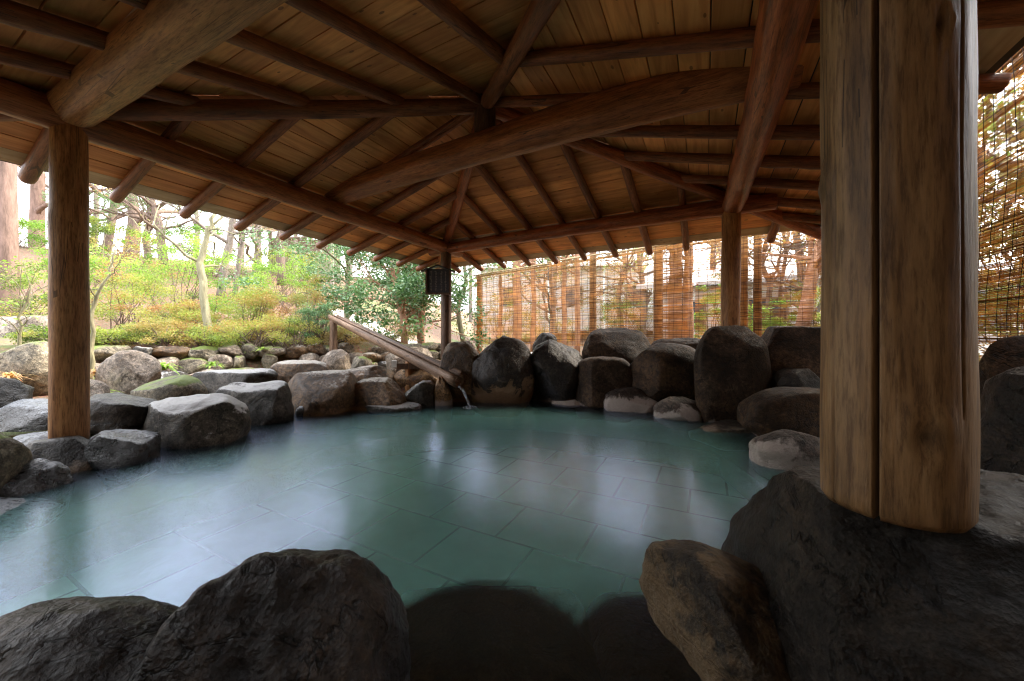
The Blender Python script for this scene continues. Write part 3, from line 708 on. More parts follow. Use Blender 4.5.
# ------------------------------------------------------------------ bamboo blinds and their poles
def reed_mat():
    m, nt, out, N, L = newmat('bamboo reeds')
    at_ = N('Attribute', attribute_name='tone'); g = N('NewGeometry')
    n = N('TexNoise', Scale=5., Detail=5.); L(g.outputs['Position'], n.inputs['Vector'])
    c = ramp(N, L, at_.outputs['Fac'], [(0, (.24, .12, .03)), (.5, (.56, .33, .105)), (1, (.72, .48, .19))])
    c = mixc(N, L, 1., c, ramp(N, L, n.outputs[0], [(.35, (.6, .55, .5)), (.6, (1, 1, 1))]), 'MULTIPLY')
    p = N('BsdfPrincipled', Roughness=.5); L(c, p.inputs['Base Color'])
    t = N('BsdfTranslucent'); L(mixc(N, L, 1., c, (1.3, 1.15, .9), 'MULTIPLY'), t.inputs['Color'])
    x = N('MixShader'); x.inputs[0].default_value = .45; L(p.outputs[0], x.inputs[1]); L(t.outputs[0], x.inputs[2]); L(x.outputs[0], out.inputs[0]); return m
M_reed = reed_mat(); M_str = plain_mat('dark twine', (.05, .035, .025), .9); M_bam = wood_mat('bamboo pole', (.4, .28, .13), (.25, .16, .07), (.5, .38, .2), .4)
FBB = Vector((-.59, 6.0))*H; FCC = Vector((2.668, 3.193))*H; RD = Vector((-.436, -.9)).normalized()
FD = (FCC-FBB).normalized(); FL = (FCC-FBB).length
def blind(label, o2, d2, s0, s1, zt, zb_, out_, seed, pitch=.0125, reed=.008, strstep=.13, sag=.02):
    rg = random.Random(seed); n2 = Vector((d2.y, -d2.x))*(-1 if out_ else 1)
    o = o2+d2*s0; t = empty('bamboo_blind', (o.x, o.y, zt)); tag(t, label, 'blind', 'reed blinds hung round the bath')
    V_, T_ = [], []; Lb = s1-s0; ns = 6
    def P(s, z): 
        w = .018*math.sin(s*2.3+seed)+.02*math.sin(z*3+s*1.1+seed*2)
        q = o2+d2*(s0+s)+n2*w; return Vector((q.x, q.y, z))
    z = zt-.02; i = 0; nn = Vector((n2.x, n2.y, 0))
    while z > zb_:
        tn = rg.random(); e0, e1 = rg.uniform(-.01, .015), rg.uniform(-.015, .01); hh = reed*rg.uniform(.75, 1.15)
        dz0, dz1 = rg.uniform(-.0025, .0025), rg.uniform(-.0025, .0025)
        for k in range(ns):
            f0, f1 = k/ns, (k+1)/ns
            sA, sB = e0+(Lb+e1-e0)*f0, e0+(Lb+e1-e0)*f1
            A0, A1 = P(sA, z+dz0*(1-f0)+dz1*f0), P(sB, z+dz0*(1-f1)+dz1*f1)
            u_ = Vector((0, 0, hh/2)); v_ = nn*hh*.5
            for (a_, b_) in ((u_, v_), (v_, -u_), (-u_, -v_), (-v_, u_)):
                V_ += [A0+a_, A1+a_, A1+b_, A0+b_]; T_.append(tn)
        z -= pitch*rg.uniform(.8, 1.25)*(2.2 if rg.random() < .03 else 1); i += 1
    link('reed_mat', np_mesh(np.array([tuple(v) for v in V_]), 4, T_), M_reed, t)
    m = MB(); s = .06
    while s < Lb:
        for sd in (-1, 1):
            m.tube([P(s+.006*math.sin(q*2.), zt-(zt-zb_)*q/10)+nn*.007*sd for q in range(11)], .0018, 4)
        s += strstep*rg.uniform(.9, 1.1)
    m.build('twine', M_str, t)
    a_ = P(-.04, zt); b_ = P(Lb+.04, zt)
    log('top_rail', a_, b_, .014, .014, M_bam, t, n=8, knots=2)
    return t
zt, zbm = hz(1.0), hz(-.12)
def s_at(px):   # distance along the back line for a bearing
    r = (px-512)/F; return (FBB.x-r*FBB.y)/(r*FD.y-FD.x)
blind('reed blind at the far left end next to the far corner post', FBB, FD, s_at(473), s_at(548), zt, zbm, True, 1)
blind('reed blind second from the far corner post, in front of the slim trunks', FBB, FD, s_at(549), s_at(604), zt+.03, zbm-.02, True, 2)
blind('reed blind behind the cube-like boulder, between the two tall fence poles', FBB, FD, s_at(605), s_at(688), zt+.02, zbm, True, 3)
blind('short reed blind doubled over its neighbour left of the far right post', FBB+Vector((-.03, -.035)), FD, s_at(664), s_at(694), zt-.0, zbm-.05, True, 4)
blind('reed blind behind the egg-shaped slab boulder', FBB, FD, s_at(695), s_at(752), zt+.03, zbm, True, 5)
blind('reed blind between the far right post and the big column', FBB, FD, s_at(754), s_at(817), zt, zbm-.03, True, 6)
blind('reed blind on the right side partly hidden behind the big column', FCC, RD, .1, 1.75, zt, zbm, False, 7, strstep=.1)
blind('large close reed blind at the right frame edge', FCC, RD, 1.8, 4.3, zt-.01, hz(-.03), False, 8, strstep=.085, pitch=.0095, reed=.0072)
# top runner pole and fence poles
def at2(p, z): return Vector((p.x, p.y, z))
fr = empty('blind_frame', at2(FCC, .2)); tag(fr, 'round pole frame that carries the reed blinds', 'pole frame')
nO = Vector((FN.x, FN.y))*.09; nR = Vector((.9, -.436))*.09
log('rail', at2(FBB+nO-FD*.1, zt-.03), at2(FCC+nO, zt-.03), .022, .022, M_bam, fr, n=10, knots=6)
log('rail', at2(FCC+nR, zt-.03), at2(FCC+nR+RD*4.6, zt-.03), .022, .022, M_bam, fr, n=10, knots=4)
for i, (px, r) in enumerate(((475, .085), (589, .075), (655, .085), (742, .06), (756, .06))):
    p = FBB+FD*s_at(px)+nO*1.8; log('pole', at2(p, .1), at2(p, zt+(.02 if i == 0 else .5)), r, r*.93, W_pole, fr, n=14, knots=5)
for s in (1.78, 4.0):
    p = FCC+nR*1.8+RD*s; log('pole', at2(p, .1), at2(p, zt+.02), .06, .055, W_pole, fr, n=14, knots=5)

# ------------------------------------------------------------------ plants
LM = {
 'azalea': leaf_mat('azalea leaves', [(.07, .11, .025), (.17, .24, .05), (.29, .34, .075), (.34, .29, .09), (.32, .16, .07)], .4),
 'azred': leaf_mat('rusty azalea leaves', [(.2, .1, .05), (.32, .19, .08), (.34, .28, .1), (.22, .26, .08)], .4),
 'lime': leaf_mat('fresh lime leaves', [(.1, .2, .035), (.2, .34, .06), (.34, .45, .1)], .45),
 'ever': leaf_mat('camellia leaves', [(.04, .09, .035), (.08, .17, .07), (.14, .25, .12), (.25, .36, .22)], .25, .3),
 'strap': leaf_mat('dark strap leaves', [(.03, .1, .04), (.07, .2, .08)], .2, .3),
 'fern': leaf_mat('fern fronds', [(.2, .33, .06), (.38, .5, .12)], .4),
 'maple': leaf_mat('withered maple leaves', [(.5, .25, .14), (.6, .4, .25), (.55, .5, .25)], .5),
 'pine': leaf_mat('pine needles', [(.08, .15, .07), (.16, .26, .12), (.25, .34, .18)], .3),
 'far': leaf_mat('far foliage', [(.14, .22, .09), (.26, .31, .15), (.4, .3, .2), (.2, .27, .14)], .4),
}
BK = {'brown': bark_mat('brown bark', (.07, .048, .036), (.18, .125, .095)), 'grey': bark_mat('grey bark', (.1, .08, .065), (.24, .2, .17)),
      'cedar': bark_mat('red cedar bark', (.09, .055, .04), (.22, .14, .11), 6.), 'olive': bark_mat('green grey bark', (.12, .11, .06), (.27, .25, .15)), 'red': bark_mat('reddish bark', (.25, .12, .07), (.45, .26, .16))}
def leaf_cloud(centers, size, seed, aspect=.45, droop=0., tmean=.5, tvar=.35):
    """centers: (n,3); one folded leaf of two quads-as-triangles... one rhombic face each, random attitude"""
    r = np.random.default_rng(seed); n = len(centers)
    d = r.normal(size=(n, 3)); d[:, 2] = d[:, 2]*.6-droop; d /= np.linalg.norm(d, axis=1)[:, None]
    e = r.normal(size=(n, 3)); e -= (e*d).sum(1)[:, None]*d; e /= np.linalg.norm(e, axis=1)[:, None]
    s = size*r.uniform(.6, 1.3, n)[:, None]
    nn = np.cross(d, e)
    a = centers; b = centers+d*s*.5+e*s*aspect*.5+nn*s*.06; c = centers+d*s; f = centers+d*s*.5-e*s*aspect*.5+nn*s*.06
    Vv = np.stack([a, b, c, f], 1).reshape(-1, 3)
    t = np.clip(tmean+tvar*r.normal(size=n), 0, 1)
    return Vv, t
def cluster_pts(cs, per, rad, seed, squash=.75):
    r = np.random.default_rng(seed); out = []
    for c in cs:
        p = r.normal(size=(per, 3)); p /= np.linalg.norm(p, axis=1)[:, None]; p *= (r.random(per)**.45)[:, None]*rad*r.uniform(.6, 1.3)
        p[:, 2] *= squash; out.append(p+np.array(c))
    return np.concatenate(out)
def branch(mb, p, d, r, L_, depth, rg, tips, spread=.6, up=.15, crook=.25, nseg=4, minr=.004, kids=(2, 3)):
    pts = [p.copy()]; rad = [r]; q = p.copy(); dd = d.normalized()
    for i in range(nseg):
        dd = (dd+Vector((rg.gauss(0, crook), rg.gauss(0, crook), rg.gauss(0, crook)*.6+up*.3))).normalized()
        q = q+dd*(L_/nseg); pts.append(q.copy()); rad.append(max(minr, r*(1-.45*(i+1)/nseg)))
    mb.tube(pts, rad, 5 if depth < 2 else 8, caps=False)
    if depth == 0: tips.append((q, dd)); return
    for k in range(rg.randint(*kids)):
        ang = rg.uniform(0, 2*math.pi); ax = dd.orthogonal().normalized(); ax.rotate(Quaternion(dd, ang))
        nd = (dd+ax*rg.uniform(spread*.6, spread*1.4)).normalized()
        st = pts[-1] if k == 0 else pts[rg.randint(max(1, nseg-2), nseg)]
        branch(mb, st, nd, rad[-1]*rg.uniform(.6, .85), L_*rg.uniform(.6, .85), depth-1, rg, tips, spread, up, crook, nseg, minr, kids)
def tree(name, label, trunkpts, rads, bark, seed, limbs=5, limbL=1.5, depth=2, leaf=None, per=60, lsize=.06, crad=.35, start=.4, spread=.7, group=None, cat='tree', up=.15, tv=.3, tm=.5, aspect=.5, crook=.25):
    rg = random.Random(seed); base = Vector(trunkpts[0]); t = empty(name, base); tag(t, label, cat, group)
    mb = MB(); pts = [Vector(p) for p in trunkpts]
    # resample
    P_, R_ = [], []
    for i in range(len(pts)-1):
        for k in range(4):
            f = k/4; w = Vector((rg.gauss(0, .012), rg.gauss(0, .012), 0))*(1 if i+k else 0)
            P_.append(pts[i].lerp(pts[i+1], f)+w); R_.append(rads[i]*(1-f)+rads[i+1]*f)
    P_.append(pts[-1]); R_.append(rads[-1]); mb.tube(P_, R_, 12, wob=.15)
    tips = []
    for k in range(limbs):
        f = start+(1-start)*(k+rg.random()*.6)/limbs; i = min(len(P_)-1, int(f*(len(P_)-1)))
        a = rg.uniform(0, 2*math.pi); d = Vector((math.cos(a), math.sin(a), rg.uniform(.2, .8)))
        branch(mb, P_[i], d, R_[i]*rg.uniform(.4, .6), limbL*rg.uniform(.6, 1.1), depth, rg, tips, spread, up, crook)
    mb.build('trunk', BK[bark], t, True)
    if leaf and tips:
        cs = [tuple(q) for q, d in tips]; pp = cluster_pts(cs, per, crad, seed)
        Vv, tn = leaf_cloud(pp, lsize, seed, aspect=aspect, tvar=tv, tmean=tm)
        link('crown', np_mesh(Vv, 4, tn), LM[leaf], t)
    return t
def shrub(label, px, Z, wpx, toppy, leaf, seed, n=9000, lsize=.035, name='shrub', group='azalea shrubs on the slope', tm=.45, tv=.3, stems='brown', cat='shrub', dy=None, bare=.0):
    rg = random.Random(seed); r = np.random.default_rng(seed)
    x = (px-512)/F*Z; g = th(x, Z, False); top = zpx(toppy, Z); w = wpx/F*Z/2; dy = dy or w*.8; hgt = max(.3, top-g)
    t = empty(name, (x, Z, g)); tag(t, label, cat, group)
    cs = []
    for k in range(46):
        a = rg.uniform(0, 2*math.pi); q = rg.random()**.5; hz_ = rg.uniform(.18, 1)
        rr = math.sqrt(max(0.05, 1-(hz_*.92)**2.4))
        cs.append((x+math.cos(a)*q*w*rr, Z+math.sin(a)*q*dy*rr, g+hgt*hz_*(.82+.2*rg.random())-.05))
    per = n//46; pts = []
    for c in cs:
        p = r.normal(size=(per, 3)); p /= np.linalg.norm(p, axis=1)[:, None]; p *= (r.random(per)**.5)[:, None]*rg.uniform(.14, .3)*max(.6, min(1.6, w)); p[:, 2] *= .55
        pts.append(p+np.array(c))
    # per clump tone
    pts_ = np.concatenate(pts); Vv, tn = leaf_cloud(pts_, lsize, seed, aspect=.5, tmean=tm, tvar=.12)
    off = np.repeat(r.normal(size=46)*tv*.7, per); tn = np.clip(tn+off, 0, 1)
    link('foliage', np_mesh(Vv, 4, tn), LM[leaf], t)
    mb = MB()
    for c in cs[:38]:
        b0 = Vector((x+rg.uniform(-.3, .3)*w, Z+rg.uniform(-.3, .3)*dy, g-.05)); c = Vector(c); m_ = b0.lerp(c, .5)+Vector((rg.gauss(0, .06), rg.gauss(0, .06), .05))
        mb.tube([b0, m_, c], [.012, .008, .003], 5, caps=False)
    mb.build('stems', BK[stems], t, True); return t
def strap_(label, px, Z, i):
    rg = random.Random(900+i); x = (px-512)/F*Z; z0 = th(x, Z, False)-.02; m = MB(); L_ = rg.uniform(.14, .26)
    for k_ in range(34):
        a = rg.uniform(0, 6.283); l = L_*rg.uniform(.5, 1.1); d = Vector((math.cos(a), math.sin(a), 0)); sd = d.cross(Vector((0, 0, 1))); el = rg.uniform(.4, 1.4)
        ps = [Vector((x, Z, z0))+d*(l*f*math.cos(el)*1.2+.04*rg.random())+Vector((0, 0, l*(math.sin(el)*f-.6*f*f)+.02)) for f in (0, .35, .7, 1)]
        for q in range(3):
            w0, w1 = .011*(1-(q/3)**2)+.001, .011*(1-((q+1)/3)**2)+.001
            m.poly([ps[q]-sd*w0, ps[q]+sd*w0, ps[q+1]+sd*w1, ps[q+1]-sd*w1], rg.random())
    return tag(m.build('weed_tuft', LM[rg.choice(('fern', 'lime', 'azred'))]), label, 'weed', 'weed tufts along the top of the garden wall')
# azaleas and shrubs on the left slope
shrub('yellow-green azalea mound seen just right of the left post', 132, 8.2, 110, 268, 'azalea', 1, 12000)
shrub('tall lime-green shrub behind the slender crooked tree', 185, 10.0, 130, 232, 'lime', 2, 12000, .045, tm=.5)
shrub('rusty yellow azalea at the foot of the slender crooked tree', 186, 7.6, 90, 298, 'azalea', 3, 9000, tm=.7)
shrub('green and orange azalea right of the slender crooked tree', 252, 7.9, 96, 288, 'azalea', 4, 11000, tm=.62)
shrub('rust-tinged azalea in front of the bright path', 300, 8.4, 84, 285, 'azred', 5, 9000, tm=.6)
shrub('high bright green shrub above the middle of the stone wall', 268, 11.5, 120, 250, 'lime', 6, 9000, .05)
shrub('small green and red shrub left of the spout post', 318, 9.5, 44, 268, 'azalea', 7, 6000, tm=.3)
shrub('grey-green open shrub left of the left post', 24, 7.2, 90, 262, 'azalea', 8, 7000, tm=.25)
shrub('lime-leaved shrub on the slope behind the left post', 70, 9.5, 90, 240, 'lime', 9, 8000, .045)
shrub('low spreading azalea right behind the stone wall', 222, 7.4, 120, 322, 'azred', 10, 8000, .03)
shrub('low yellow azalea behind the stone wall near the spout', 372, 9.2, 90, 316, 'azalea', 11, 7000, .035, tm=.55)
shrub('pale brown dry shrub high on the slope', 120, 13.0, 120, 238, 'azred', 12, 6000, .05, tm=.5)
for i, (px, Z, w, py, k, lab, tm) in enumerate(((118, 6.4, 70, 318, 'azalea', 'low green azalea just above the pointed grey boulder', .3), (160, 6.7, 70, 312, 'azred', 'low rusty azalea above the bright broad-leaved plant', .7), (205, 7.0, 70, 326, 'azalea', 'low yellow azalea close to the slender tree foot', .5),
      (250, 7.3, 76, 310, 'azalea', 'orange-tinged azalea right above the stone wall', .7), (288, 7.6, 60, 306, 'azalea', 'small yellow-green azalea at the right end of the slope bed', .45), (315, 8.0, 50, 296, 'ever', 'dark green bush close behind the spout post', .4), (345, 8.4, 60, 322, 'azred', 'dry brownish low bush behind the upper spout', .5), (60, 6.0, 70, 318, 'azalea', 'low olive azalea left of the left post', .25))):
    shrub(lab, px, Z-.45, w*1.15, py+6, k, 100+i, 7500, .027, tm=tm)
for i in range(16):
    px = 96+i*21+rnd.uniform(-6, 6); Zw = 5.35+.0085*(px-96)+.12
    o = strap_('green weed tuft growing at the top of the garden wall' , px, Zw, i)
shrub('high green bush on the crest left of the left post', 20, 15, 120, 215, 'lime', 150, 8000, .07, tm=.2)
shrub('green bush on the crest right of the left post', 115, 16, 110, 222, 'azalea', 151, 8000, .07, tm=.25)
shrub('dull green bush high on the slope left of the shed', 205, 16, 110, 225, 'lime', 152, 8000, .07, tm=.2)
shrub('olive bush on the slope just below the shed', 290, 15, 90, 240, 'azalea', 153, 7000, .06, tm=.3)
# strap-leaved plants
def strap(label, px, Z, py, n, L_, mat, seed, name='strap_plant', w=.028, cat='plant'):
    rg = random.Random(seed); x = (px-512)/F*Z; z0 = zpx(py, Z); m = MB()
    for i in range(n):
        a = rg.uniform(0, 6.283); l = L_*rg.uniform(.6, 1.1); d = Vector((math.cos(a), math.sin(a), 0)); s = d.cross(Vector((0, 0, 1)))
        el = rg.uniform(.5, 1.4); pts = []
        for k in range(6):
            f = k/5; pts.append(Vector((x, Z, z0))+d*(l*f*math.cos(el)*(1+.2*f)+rg.uniform(0, .01))+Vector((0, 0, l*(math.sin(el)*f-.75*f*f))))
        for k in range(5):
            w0, w1 = w*(1-(k/5)**2)*.5+.001, w*(1-((k+1)/5)**2)*.5+.001
            m.poly([pts[k]-s*w0, pts[k]+s*w0, pts[k+1]+s*w1, pts[k+1]-s*w1], rg.random())
    return tag(m.build(name, mat), label, cat)
strap('dark green strap-leaved clump on the slope behind the left post', 110, 6.2, 350, 90, .5, LM['strap'], 1, w=.04)
strap('bright broad-leaved plant in front of the stone wall', 163, 5.2, 370, 26, .32, LM['lime'], 2, w=.06)
strap('bright fern tuft beside the pointed grey boulder', 92, 4.2, 396, 80, .34, LM['fern'], 3, 'fern', .035, 'fern')
strap('small bright leaved plant at the foot of the slender tree', 212, 5.9, 366, 24, .25, LM['lime'], 4, w=.05)
strap('little green fern growing out of the wall near the spout', 262, 6.6, 350, 40, .2, LM['fern'], 5, 'fern', .03, 'fern')
strap('rust-brown dry fern tuft left of the pointed boulder', 98, 4.6, 376, 50, .3, LM['maple'], 6, 'fern', .02, 'fern')
strap('yellow-green grass tuft on the mossy boulder', 34, 4.7, 350, 70, .28, LM['fern'], 7, 'grass_tuft', .012, 'grass tuft')
strap('rust-brown fern beside the mossy boulder at left', 10, 4.3, 378, 40, .26, LM['maple'], 8, 'fern', .02, 'fern')

def tp(*a): return [wp(px, Z, zpx(py, Z)) for px, py, Z in a]
TL, TB = 'trees in the garden on the left', 'trees behind the reed blinds'
tree('cedar_tree', 'thick reddish cedar trunk at the far left frame edge', tp((10, 372, 8), (8, 280, 8), (6, 150, 8), (5, -40, 8)), [.17, .16, .14, .1], 'cedar', 1, 4, 1.2, 1, 'pine', 60, .09, .35, .75, group=TL)
tree('cedar_tree', 'dark trunk second from the left, with green boughs', tp((36, 262, 19), (38, 200, 19), (39, 120, 19), (40, 0, 19)), [.3, .26, .22, .16], 'cedar', 2, 9, 2.6, 1, 'pine', 120, .14, .7, .3, group=TL)
tree('forked_tree', 'forked brown trunk high on the slope right of the left post', tp((130, 262, 20), (134, 225, 20), (132, 190, 20), (136, 100, 20)), [.36, .27, .2, .14], 'brown', 3, 8, 3, 2, 'far', 40, .09, .6, .35, group=TL)
tree('forked_tree', 'slimmer brown trunk leaning beside the forked one', tp((104, 262, 21), (112, 220, 21), (117, 180, 21), (118, 90, 21)), [.22, .18, .14, .1], 'brown', 4, 8, 3, 2, 'far', 40, .09, .6, .3, group=TL)
tree('crooked_tree', 'slender bare tree with crooked branches before the azaleas', tp((211, 362, 6.9), (208, 330, 6.9), (203, 285, 6.95), (200, 262, 7), (206, 236, 7.05), (215, 214, 7.1)), [.078, .066, .062, .056, .042, .03], 'olive', 5, 6, .9, 2, None, start=.55, group=TL, spread=.9, crook=.4)
tree('crooked_tree', 'young bare sapling close behind the left post', tp((91, 385, 5.2), (92, 340, 5.2), (93, 305, 5.2), (108, 275, 5.2), (116, 250, 5.2)), [.03, .027, .022, .014, .008], 'olive', 6, 6, .5, 1, 'lime', 7, .05, .2, .5, group=TL)
tree('crooked_tree', 'thin green sapling in front of the flat slab at far left', tp((24, 388, 4.6), (18, 350, 4.6), (22, 318, 4.6), (32, 285, 4.6)), [.02, .018, .014, .007], 'olive', 7, 7, .45, 1, 'lime', 7, .045, .16, .4, group=TL)
tree('leaning_tree', 'pale trunk leaning right on the slope above the azaleas', tp((219, 300, 13), (226, 262, 13), (232, 225, 13), (238, 170, 13)), [.13, .12, .1, .07], 'grey', 8, 7, 1.5, 2, 'far', 30, .06, .5, .4, group=TL)
tree('leaning_tree', 'thin pale trunk next to the leaning one', tp((233, 300, 14), (240, 255, 14), (247, 215, 14), (250, 150, 14)), [.09, .08, .06, .04], 'grey', 9, 7, 1.4, 2, None, group=TL, start=.3)
tree('maple_tree', 'leaning maple with withered orange leaves above the azaleas', tp((165, 270, 15), (160, 230, 15), (152, 200, 15), (150, 130, 15)), [.16, .13, .1, .06], 'brown', 10, 10, 2.2, 2, 'maple', 18, .09, .5, .3, group=TL, tv=.35)
tree('maple_tree', 'reddish maple in front of the garden shed', tp((282, 285, 14), (280, 240, 14), (286, 205, 14), (290, 140, 14)), [.16, .13, .1, .06], 'brown', 11, 9, 2, 2, 'maple', 22, .09, .5, .3, group=TL)
tree('pine_tree', 'small garden pine with tufted clumps of needles', tp((150, 275, 16), (146, 240, 16), (150, 215, 16), (146, 190, 16)), [.14, .12, .1, .06], 'brown', 12, 9, 1.5, 1, 'pine', 260, .13, .5, .35, group=TL, aspect=.15)
tree('bare_tree', 'bare many-branched tree between the two maples', tp((255, 285, 17), (258, 240, 17), (262, 200, 17), (262, 120, 17)), [.14, .12, .1, .06], 'grey', 13, 12, 2.4, 2, 'far', 26, .07, .6, .2, group=TL)
tree('bare_tree', 'bare tree with reddish twigs at the top of the slope', tp((78, 265, 23), (80, 225, 23), (84, 180, 23), (86, 80, 23)), [.28, .22, .18, .1], 'brown', 14, 12, 3.4, 2, 'maple', 10, .12, .6, .2, group=TL)
# camellias near the far post
tree('camellia_tree', 'dense dark green camellia with twin trunks behind the spout', tp((405, 350, 9), (403, 320, 9), (398, 296, 9), (392, 268, 9)), [.09, .08, .07, .05], 'red', 15, 16, 1.05, 2, 'ever', 120, .085, .32, .25, group=TL, up=.1, tv=.28)
tree('camellia_tree', 'dark green camellia right beside the far corner post', tp((422, 350, 9.4), (420, 320, 9.4), (426, 295, 9.4), (424, 262, 9.4)), [.1, .09, .07, .05], 'red', 16, 14, 1.0, 2, 'ever', 110, .085, .32, .25, group=TL, tv=.28)
tree('camellia_tree', 'lighter evergreen tree above the upper end of the spout', tp((350, 345, 10.5), (346, 310, 10.5), (348, 275, 10.5), (345, 240, 10.5)), [.08, .07, .06, .04], 'olive', 17, 15, 1.25, 2, 'ever', 90, .085, .38, .3, group=TL, tv=.25, tm=.65)
tree('camellia_tree', 'loose green tree seen between far post and first blind', tp((464, 345, 11), (458, 310, 11), (466, 280, 11), (462, 245, 11)), [.08, .07, .06, .04], 'olive', 18, 12, 1.2, 2, 'far', 70, .085, .4, .3, group=TL, tm=.3)
# behind the blinds
for i, (px, Z, r, lab) in enumerate(((500, 13.5, .08, 'slim reddish trunk nearest the first fence pole'), (517, 11.5, .15, 'thick reddish trunk behind the first reed blind'), (533, 12, .09, 'straight slim trunk right of the thick one'), (564, 12.5, .09, 'slim trunk behind the second reed blind'), (577, 12, .1, 'straight trunk just left of the second fence pole'))):
    tree('young_cedar', lab, tp((px, 352, Z), (px+.5, 310, Z), (px, 262, Z), (px+2, 150, Z)), [r, r*.9, r*.85, r*.6], 'red', 30+i, 9, 1.3, 1, 'pine', 70, .09, .4, .62, group=TB)
tree('young_cedar', 'reddish trunk behind the doubled blind', tp((674, 350, 8.4), (675, 300, 8.4), (676, 262, 8.4), (678, 150, 8.4)), [.16, .15, .14, .1], 'red', 36, 8, 1.2, 1, 'pine', 60, .09, .4, .7, group=TB)
tree('young_cedar', 'second trunk right beside the doubled blind', tp((689, 350, 9), (688, 300, 9), (688, 262, 9), (688, 150, 9)), [.12, .11, .1, .08], 'red', 37, 8, 1.2, 1, 'pine', 60, .09, .4, .7, group=TB)
tree('leaning_tree', 'reddish trunk leaning right just before the big column', tp((800, 335, 6.6), (808, 300, 6.6), (818, 258, 6.6), (830, 190, 6.6)), [.12, .1, .09, .07], 'red', 38, 6, 1.1, 1, 'lime', 12, .07, .3, .6, group=TB)
tree('leaning_tree', 'thin reddish stem left of the leaning trunk', tp((806, 330, 7.4), (808, 290, 7.4), (812, 235, 7.4), (816, 150, 7.4)), [.05, .045, .04, .03], 'red', 39, 6, .9, 1, None, group=TB, start=.4)
tree('bare_tree', 'bare forked tree in front of the pale roof behind the right blind', tp((766, 325, 9), (770, 285, 9), (762, 265, 9), (770, 215, 9)), [.07, .06, .05, .03], 'brown', 40, 9, 1.0, 2, None, group=TB, start=.35, crook=.35)
tree('bare_tree', 'bare twisted tree with sparse lime leaves behind the right blind', tp((782, 325, 10), (780, 285, 10), (786, 255, 10), (780, 205, 10)), [.06, .05, .045, .03], 'brown', 41, 9, 1.1, 2, 'lime', 6, .06, .3, group=TB, start=.3, crook=.35)
tree('maple_tree', 'yellowish leaved tree behind the middle blinds', tp((622, 335, 14), (618, 295, 14), (625, 265, 14), (620, 205, 14)), [.12, .1, .09, .05], 'grey', 42, 12, 1.9, 2, 'lime', 22, .08, .5, .3, group=TB)
tree('maple_tree', 'rusty leaved tree behind the egg-shaped slab boulder', tp((712, 335, 13), (716, 295, 13), (712, 260, 13), (718, 205, 13)), [.12, .1, .09, .05], 'brown', 43, 11, 1.8, 2, 'maple', 16, .08, .5, .3, group=TB)
tree('bare_tree', 'tall bare tree behind the second reed blind', tp((555, 340, 17), (552, 300, 17), (557, 255, 17), (552, 190, 17)), [.15, .13, .1, .06], 'grey', 44, 12, 2.4, 2, 'far', 10, .1, .5, .25, group=TB)
for i, (px, Z, w, py, k, lab, tm) in enumerate(((505, 14, 60, 288, 'azalea', 'yellow-green bush behind the first reed blind', .5), (545, 16, 70, 300, 'azalea', 'low bush behind the slim trunks', .3), (620, 13, 70, 296, 'azalea', 'green bush behind the two tall fence poles', .3),
      (640, 18, 110, 240, 'lime', 'high green bush under the eave behind the middle blinds', .3), (715, 10, 60, 275, 'lime', 'fresh green bush behind the egg-shaped slab boulder', .5), (765, 8, 70, 300, 'lime', 'lime bush behind the right-hand blind', .6), (810, 9, 60, 280, 'azalea', 'yellow bush behind the leaning trunk', .6), (575, 20, 120, 262, 'azalea', 'broad bush far behind the second blind', .35), (725, 17, 90, 238, 'azred', 'brownish bush far behind the far right post', .4))):
    shrub(lab, px, Z, w, py, k, 60+i, 6000, .05, group='bushes behind the reed blinds', tm=tm)
# right-hand side outside the blind
for i, (x, y, hh, k, lab) in enumerate(((5.4, 3.6, 2.6, 'azred', 'rusty brown bush outside the right frame-edge blind'), (6.2, 2.2, 3.0, 'lime', 'tall fresh green bush outside the right blind'), (7.5, 5.0, 3.2, 'azred', 'rusty bush beyond the right blind'), (4.9, 1.3, 2.2, 'azred', 'brown dry bush close outside the right blind'))):
    px = 512+x/y*F; shrub(lab, px, y, 2.6/y*F, Y0-(hh-EYE)/y*F, k, 80+i, 7000, .06, group='bushes beyond the right-hand blind', tm=.5, dy=1.2)
tree('broadleaf_tree', 'leafy green tree towering over the right frame-edge blind', [(7.6, 4.6, .2), (7.5, 4.6, 2.5), (7.6, 4.5, 5.), (7.6, 4.6, 6.5)], [.16, .13, .1, .06], 'grey', 52, 14, 2.0, 2, 'far', 60, .12, .5, .3, group=TB, tm=.3)
tree('broadleaf_tree', 'rusty leaved tree filling the view through the right frame-edge blind', [(6.6, 5.6, .2), (6.5, 5.6, 2.), (6.6, 5.5, 3.5), (6.6, 5.6, 5)], [.14, .12, .1, .06], 'brown', 53, 16, 2.0, 2, 'azred', 60, .11, .6, .2, group=TB, tm=.3)
tree('broadleaf_tree', 'green leaved tree low beyond the right frame-edge blind', [(5.9, 3.6, .2), (5.8, 3.6, 1.5), (5.9, 3.5, 3.), (6.0, 3.6, 4.4)], [.1, .09, .08, .05], 'brown', 54, 14, 1.6, 2, 'azalea', 50, .09, .5, .2, group=TB, tm=.25)
tree('bare_tree', 'grey tree standing beyond the right frame-edge blind', [(6.5, 4.2, .2), (6.6, 4.2, 2.), (6.5, 4.1, 4.)], [.12, .1, .07], 'grey', 50, 9, 1.4, 2, 'lime', 20, .08, .4, .3, group=TB)
tree('bare_tree', 'tree with rusty leaves beyond the right frame-edge blind', [(5.9, 2.6, .2), (5.8, 2.7, 1.8), (5.9, 2.6, 3.6)], [.1, .09, .06], 'brown', 51, 9, 1.3, 2, 'maple', 14, .08, .4, .3, group=TB)
